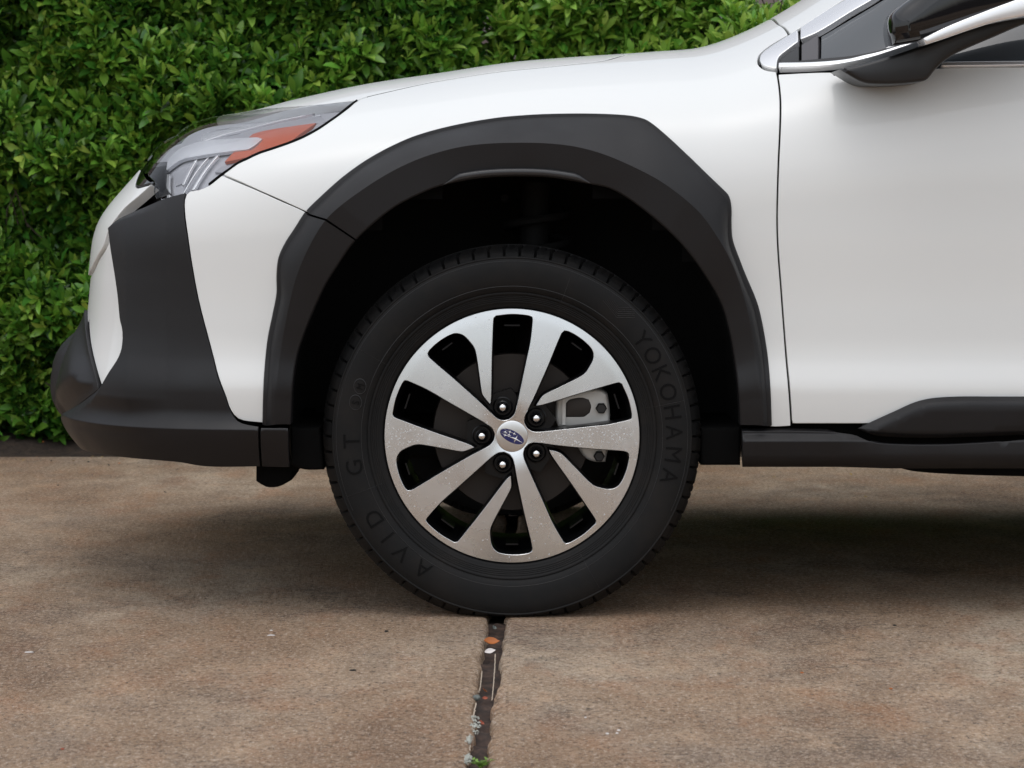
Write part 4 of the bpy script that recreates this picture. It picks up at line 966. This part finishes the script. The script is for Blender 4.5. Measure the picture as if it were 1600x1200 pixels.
flat_chip(46, 1019, .0082, .0055, palem, 'white scrap lying alone near the left edge of the slab')
flat_chip(949, 1146, .0028, .004, palem, 'white scrap right of the joint, leftmost of a trio', group='white scraps on the slab'); flat_chip(967, 1141, .0028, .004, palem, 'white scrap right of the joint, upper one of a trio', group='white scraps on the slab'); flat_chip(964, 1145.5, .0022, .003, palem, 'white scrap right of the joint, lowest and smallest of a trio', group='white scraps on the slab')
flat_chip(915, 1121, .002, .003, palem, 'tiny white speck above the trio of white scraps')
flat_chip(98, 1170, .003, .004, redm, 'small red chip on the slab near the lower left corner', 'chip')
flat_chip(604, 986, .004, .007, blk, 'dark seed on the slab left of the tyre foot', 'seed'); flat_chip(551, 1047, .006, .005, blk, 'dark seed below and left of the tyre', 'seed')
flat_chip(1398, 977, .004, .004, blk, 'dark seed on the slab at right below the shadow of the car', 'seed'); flat_chip(1392, 1076, .003, .004, orange, 'orange speck of leaf on the slab at lower right', 'leaf')
flat_chip(90, 758, .004, .006, blk, 'dark seed on the far part of the slab below the bumper corner', 'seed'); flat_chip(1253, 1051, .003, .004, orange, 'faint orange chip on the slab right of the tyre', 'chip')
# fallen leaves near the hedge: too small and many to tell apart
b = MB()
for i in range(700):
    x = rng.uniform(-2.4, 2.6); y = YB+rng.normal(-.12, .22) if rng.random() < .8 else rng.uniform(1.9, YB)
    z = .003 if y < YB else .03+min(.03, (y-YB)*.3); L = rng.uniform(.004, .013); t = rng.uniform(0, 7); u = np.array([math.cos(t), math.sin(t), rng.uniform(-.2, .5)]); w = np.array([-math.sin(t), math.cos(t), 0])*.4; p = np.array([x, y, z])
    b.add([p, p+(u*.5+w)*L, p+u*L, p+(u*.5-w)*L], [(0, 1, 2, 3)], int(rng.integers(0, 3)))
tag(b.build('leaf_litter', [yell, orange, blk], rc=False), kind='stuff')

# ================================================================ HEDGE
leafm = mat('hedge_leaf', (.06, .13, .02), .33, spec=.55)
geo = nd(leafm, 'ShaderNodeNewGeometry')
at = nd(leafm, 'ShaderNodeAttribute'); at.attribute_name = 'tone'
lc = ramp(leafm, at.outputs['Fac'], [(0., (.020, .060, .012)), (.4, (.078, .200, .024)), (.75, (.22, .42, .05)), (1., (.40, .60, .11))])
hsv = nd(leafm, 'ShaderNodeHueSaturation'); lk(leafm, lc, hsv.inputs['Color'])
mr = nd(leafm, 'ShaderNodeMapRange'); mr.inputs[3].default_value = .48; mr.inputs[4].default_value = .525; lk(leafm, geo.outputs['Random Per Island'], mr.inputs[0]); lk(leafm, mr.outputs[0], hsv.inputs['Hue'])
lk(leafm, hsv.outputs[0], bsdf(leafm).inputs['Base Color'])
tr = nd(leafm, 'ShaderNodeBsdfTranslucent'); lk(leafm, hsv.outputs[0], tr.inputs[0]); mx = nd(leafm, 'ShaderNodeMixShader'); mx.inputs[0].default_value = .22
outn = [n for n in leafm.node_tree.nodes if n.type == 'OUTPUT_MATERIAL'][0]
lk(leafm, bsdf(leafm).outputs[0], mx.inputs[1]); lk(leafm, tr.outputs[0], mx.inputs[2]); lk(leafm, mx.outputs[0], outn.inputs[0])
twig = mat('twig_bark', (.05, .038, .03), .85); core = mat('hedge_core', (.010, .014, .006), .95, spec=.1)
LTW = .80
LT = np.array([(0, 0, 0), (.22, .10, .015), (.22, -.10, .015), (.30, 0, -.02), (.62, .21, .05), (.62, -.21, .05), (.66, 0, 0.0), (.88, .12, .01), (.88, -.12, .01), (1, 0, -.06)])
LF = [(0, 3, 1), (0, 2, 3), (1, 3, 6, 4), (3, 2, 5, 6), (4, 6, 9, 7), (6, 5, 8, 9)]
def foliage(name, C, AX, scale, tone0, parent, m=leafm):
    """C: tips, AX: shoot directions -> whorls of leaves"""
    n = len(C); K = 7
    AX = AX/np.linalg.norm(AX, axis=1, keepdims=True)
    h_ = rng.normal(0, 1, (n, 3)); E1 = np.cross(AX, h_); E1 /= np.linalg.norm(E1, axis=1, keepdims=True); E2 = np.cross(AX, E1)
    allV = []; tones = []; keep = rng.uniform(.7, 1.15, n)
    for k in range(K):
        a = k*2.4+rng.normal(0, .25, n); el = np.radians(np.clip(62-k*8+rng.normal(0, 13, n), 5, 85))   # tilt from the shoot axis
        rad = E1*np.cos(a)[:, None]+E2*np.sin(a)[:, None]
        U = rad*np.sin(el)[:, None]+AX*np.cos(el)[:, None]; Nn = AX*np.sin(el)[:, None]-rad*np.cos(el)[:, None]; B = np.cross(Nn, U)
        L = scale*keep*rng.uniform(.7, 1.1, n)*(1-.06*abs(k-2)); base = C-AX*((K-k)*.0045*scale/.05)[..., None] if False else C-AX*((K-k)*.09*scale)
        v = base[:, None]+L[:, None, None]*(LT[None, :, 0:1]*U[:, None]+LT[None, :, 1:2]*B[:, None]*LTW*rng.uniform(.8, 1.1, n)[:, None, None]+LT[None, :, 2:3]*Nn[:, None]+(-.16*LT[None, :, 0:1]**2)*Nn[:, None]*rng.uniform(-.3, 1.6, n)[:, None, None])
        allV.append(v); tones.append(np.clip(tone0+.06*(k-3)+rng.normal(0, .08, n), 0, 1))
    V = np.concatenate(allV, 0); tn = np.concatenate(tones); N_ = len(V)
    nv = len(LT); off = (np.arange(N_)*nv)[:, None]
    tri = np.array([f_ for f_ in LF if len(f_) == 3]); quad = np.array([f_ for f_ in LF if len(f_) == 4])
    loops = np.concatenate([(off[:, :, None]+tri[None]).reshape(-1), (off[:, :, None]+quad[None]).reshape(-1)])
    nt, nq = N_*len(tri), N_*len(quad); starts = np.concatenate([np.arange(nt)*3, nt*3+np.arange(nq)*4])
    me = bpy.data.meshes.new(name); me.vertices.add(N_*nv); me.vertices.foreach_set('co', V.reshape(-1).astype(np.float32))
    me.loops.add(len(loops)); me.loops.foreach_set('vertex_index', loops.astype(np.int32)); me.polygons.add(nt+nq); me.polygons.foreach_set('loop_start', starts.astype(np.int32))
    me.polygons.foreach_set('use_smooth', np.ones(nt+nq, bool)); me.update(calc_edges=True)
    a_ = me.attributes.new('tone', 'FLOAT', 'POINT'); a_.data.foreach_set('value', np.repeat(tn, nv).astype(np.float32))
    me.materials.append(m); o = bpy.data.objects.new(name, me); COL.objects.link(o); o.parent = parent; return o
def fbm(x, z, seed, sc0=1.6):
    r = np.random.default_rng(seed); s = 0
    for k in range(14):
        f_ = sc0*1.25**k; a, b, c_ = r.uniform(0, 6.28, 3); s = s+np.sin(f_*(x*math.cos(a)+z*math.sin(a))*2+b)/(1.25**k)*.45
    return s
def hedge(x0, x1, yf, top, n, scale, tone, seed, label, cat, name):
    root = empty(name, ((x0+x1)/2, yf+.35, 0)); tag(root, label, cat)
    r = np.random.default_rng(seed)
    x = r.uniform(x0, x1, n); tp = top(x); z = .05+(tp-.05)*r.uniform(0, 1, n)**.97
    bulge = .07*fbm(x, z, seed)+.07*fbm(x*3.4, z*3.4, seed+1)
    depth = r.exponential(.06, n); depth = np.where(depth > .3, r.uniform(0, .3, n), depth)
    edge = np.clip((x1-x)/.12, 0, 1)*np.clip((x-x0)/.12, 0, 1); rt = np.clip((tp-z)/.18, 0, 1)
    y = yf+bulge+depth+.13*(1-np.sqrt(1-(1-rt)**2+1e-9))+.13*(1-np.sqrt(np.clip(edge, 0, 1)))+.05*np.clip((.25-z)/.2, 0, 1)
    z = z+r.normal(0, .012, n)
    AX = np.stack([r.normal(0, .55, n), -1+r.normal(0, .45, n), .85+r.normal(0, .55, n)+(1-rt)*1.2], 1)
    C = np.stack([x, y, z], 1)
    # top surface
    nt_ = n//7; xt = r.uniform(x0, x1, nt_); yt = yf+r.uniform(.05, .7, nt_); zt = top(xt)+.03*fbm(xt, yt, seed+3)+r.normal(0, .02, nt_)
    C = np.vstack([C, np.stack([xt, yt, zt], 1)]); AX = np.vstack([AX, np.stack([r.normal(0, .5, nt_), r.normal(-.2, .5, nt_), np.ones(nt_)], 1)])
    clump = fbm(C[:, 0]*2.6, C[:, 2]*2.6, seed+9)*.10
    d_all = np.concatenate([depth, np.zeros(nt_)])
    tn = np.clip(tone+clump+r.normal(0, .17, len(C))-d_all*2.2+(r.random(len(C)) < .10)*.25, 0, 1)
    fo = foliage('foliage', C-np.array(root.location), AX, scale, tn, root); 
    # long soft shoots, twigs
    b = MB()
    for i in range(int(260*(x1-x0))):
        px_, pz = r.uniform(x0, x1), r.uniform(.03, 1.0)*float(top(np.array([0.5*(x0+x1)]))[0]); p = np.array([px_, yf+r.uniform(.12, .4), pz])-np.array(root.location)
        q = p+np.array([r.normal(0, .08), -r.uniform(0, .1), r.uniform(.06, .2)]); b.tube([p, (p+q)/2+r.normal(0, .008, 3), q], r.uniform(.0012, .003), 4)
    for i in range(max(3, int((x1-x0)/.22))):
        p = np.array([x0+.1+(x1-x0-.2)*i/max(1, int((x1-x0)/.22)-1)+r.normal(0, .03), yf+.3+r.normal(0, .05), -.02])-np.array(root.location)
        q = p+np.array([r.normal(0, .08), r.normal(0, .05), .55]); b.tube([p, p+(q-p)*.4+r.normal(0, .012, 3), q], [.016, .013, .008], 7)
    b.build('stems', twig, root)
    # dark heart, an uneven solid well behind the leaves
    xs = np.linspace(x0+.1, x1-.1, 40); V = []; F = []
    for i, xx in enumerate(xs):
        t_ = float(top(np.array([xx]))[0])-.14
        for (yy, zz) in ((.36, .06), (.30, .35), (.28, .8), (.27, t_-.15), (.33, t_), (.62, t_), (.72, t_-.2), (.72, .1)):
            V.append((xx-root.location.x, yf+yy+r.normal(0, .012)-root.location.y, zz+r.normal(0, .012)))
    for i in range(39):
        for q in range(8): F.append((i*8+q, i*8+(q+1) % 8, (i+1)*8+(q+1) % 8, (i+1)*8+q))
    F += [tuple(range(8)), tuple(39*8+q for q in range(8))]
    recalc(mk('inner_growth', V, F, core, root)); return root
YH = YB+.10
def topL(x): return 1.95+.0*x
def topR(x): return 1.60-.20*np.clip((x-.55)/.3, 0, 1)+.03*np.sin(x*9)+.02*np.sin(x*23)-.14*np.exp(-((x-.02)/.06)**2)-.11*np.exp(-((x-.83)/.09)**2)
def topL(x): return 1.75-.26*np.clip((x+.32)/.22, 0, 1)**2+.02*np.sin(x*13)
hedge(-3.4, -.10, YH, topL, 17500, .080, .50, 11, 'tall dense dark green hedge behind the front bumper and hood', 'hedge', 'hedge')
hedge(-.07, 2.9, YH+.02, topR, 11500, .082, .74, 23, 'lighter green clipped shrub behind the windscreen pillar and rear of the hood', 'shrub', 'shrub')
# wall of the house seen through the gaps above
brk = mat('brown_brick', (.2, .15, .13), .85)
bt = nd(brk, 'ShaderNodeTexBrick'); bt.inputs['Scale'].default_value = 1.0; bt.inputs['Brick Width'].default_value = .21; bt.inputs['Row Height'].default_value = .075; bt.inputs['Mortar Size'].default_value = .006
bt.inputs['Color1'].default_value = (.17, .125, .11, 1); bt.inputs['Color2'].default_value = (.24, .19, .17, 1); bt.inputs['Mortar'].default_value = (.32, .3, .28, 1)
mp = nd(brk, 'ShaderNodeMapping'); mp.inputs['Rotation'].default_value = (math.pi/2, 0, 0); lk(brk, objco(brk), mp.inputs[0]); lk(brk, mp.outputs[0], bt.inputs['Vector']); lk(brk, bt.outputs[0], bsdf(brk).inputs['Base Color'])
lk(brk, bump(brk, bt.outputs['Fac'], -.5, .005), bsdf(brk).inputs['Normal'])
b = MB(); b.box((1, YH+2.3, 1.4), (24, .22, 2.9)); b.box((1, YH+2.3, 2.88), (24.1, .30, .07)); tag(b.build('brick_wall', brk, smooth=False), 'brown brick wall glimpsed through the gap above the hedge', 'wall')
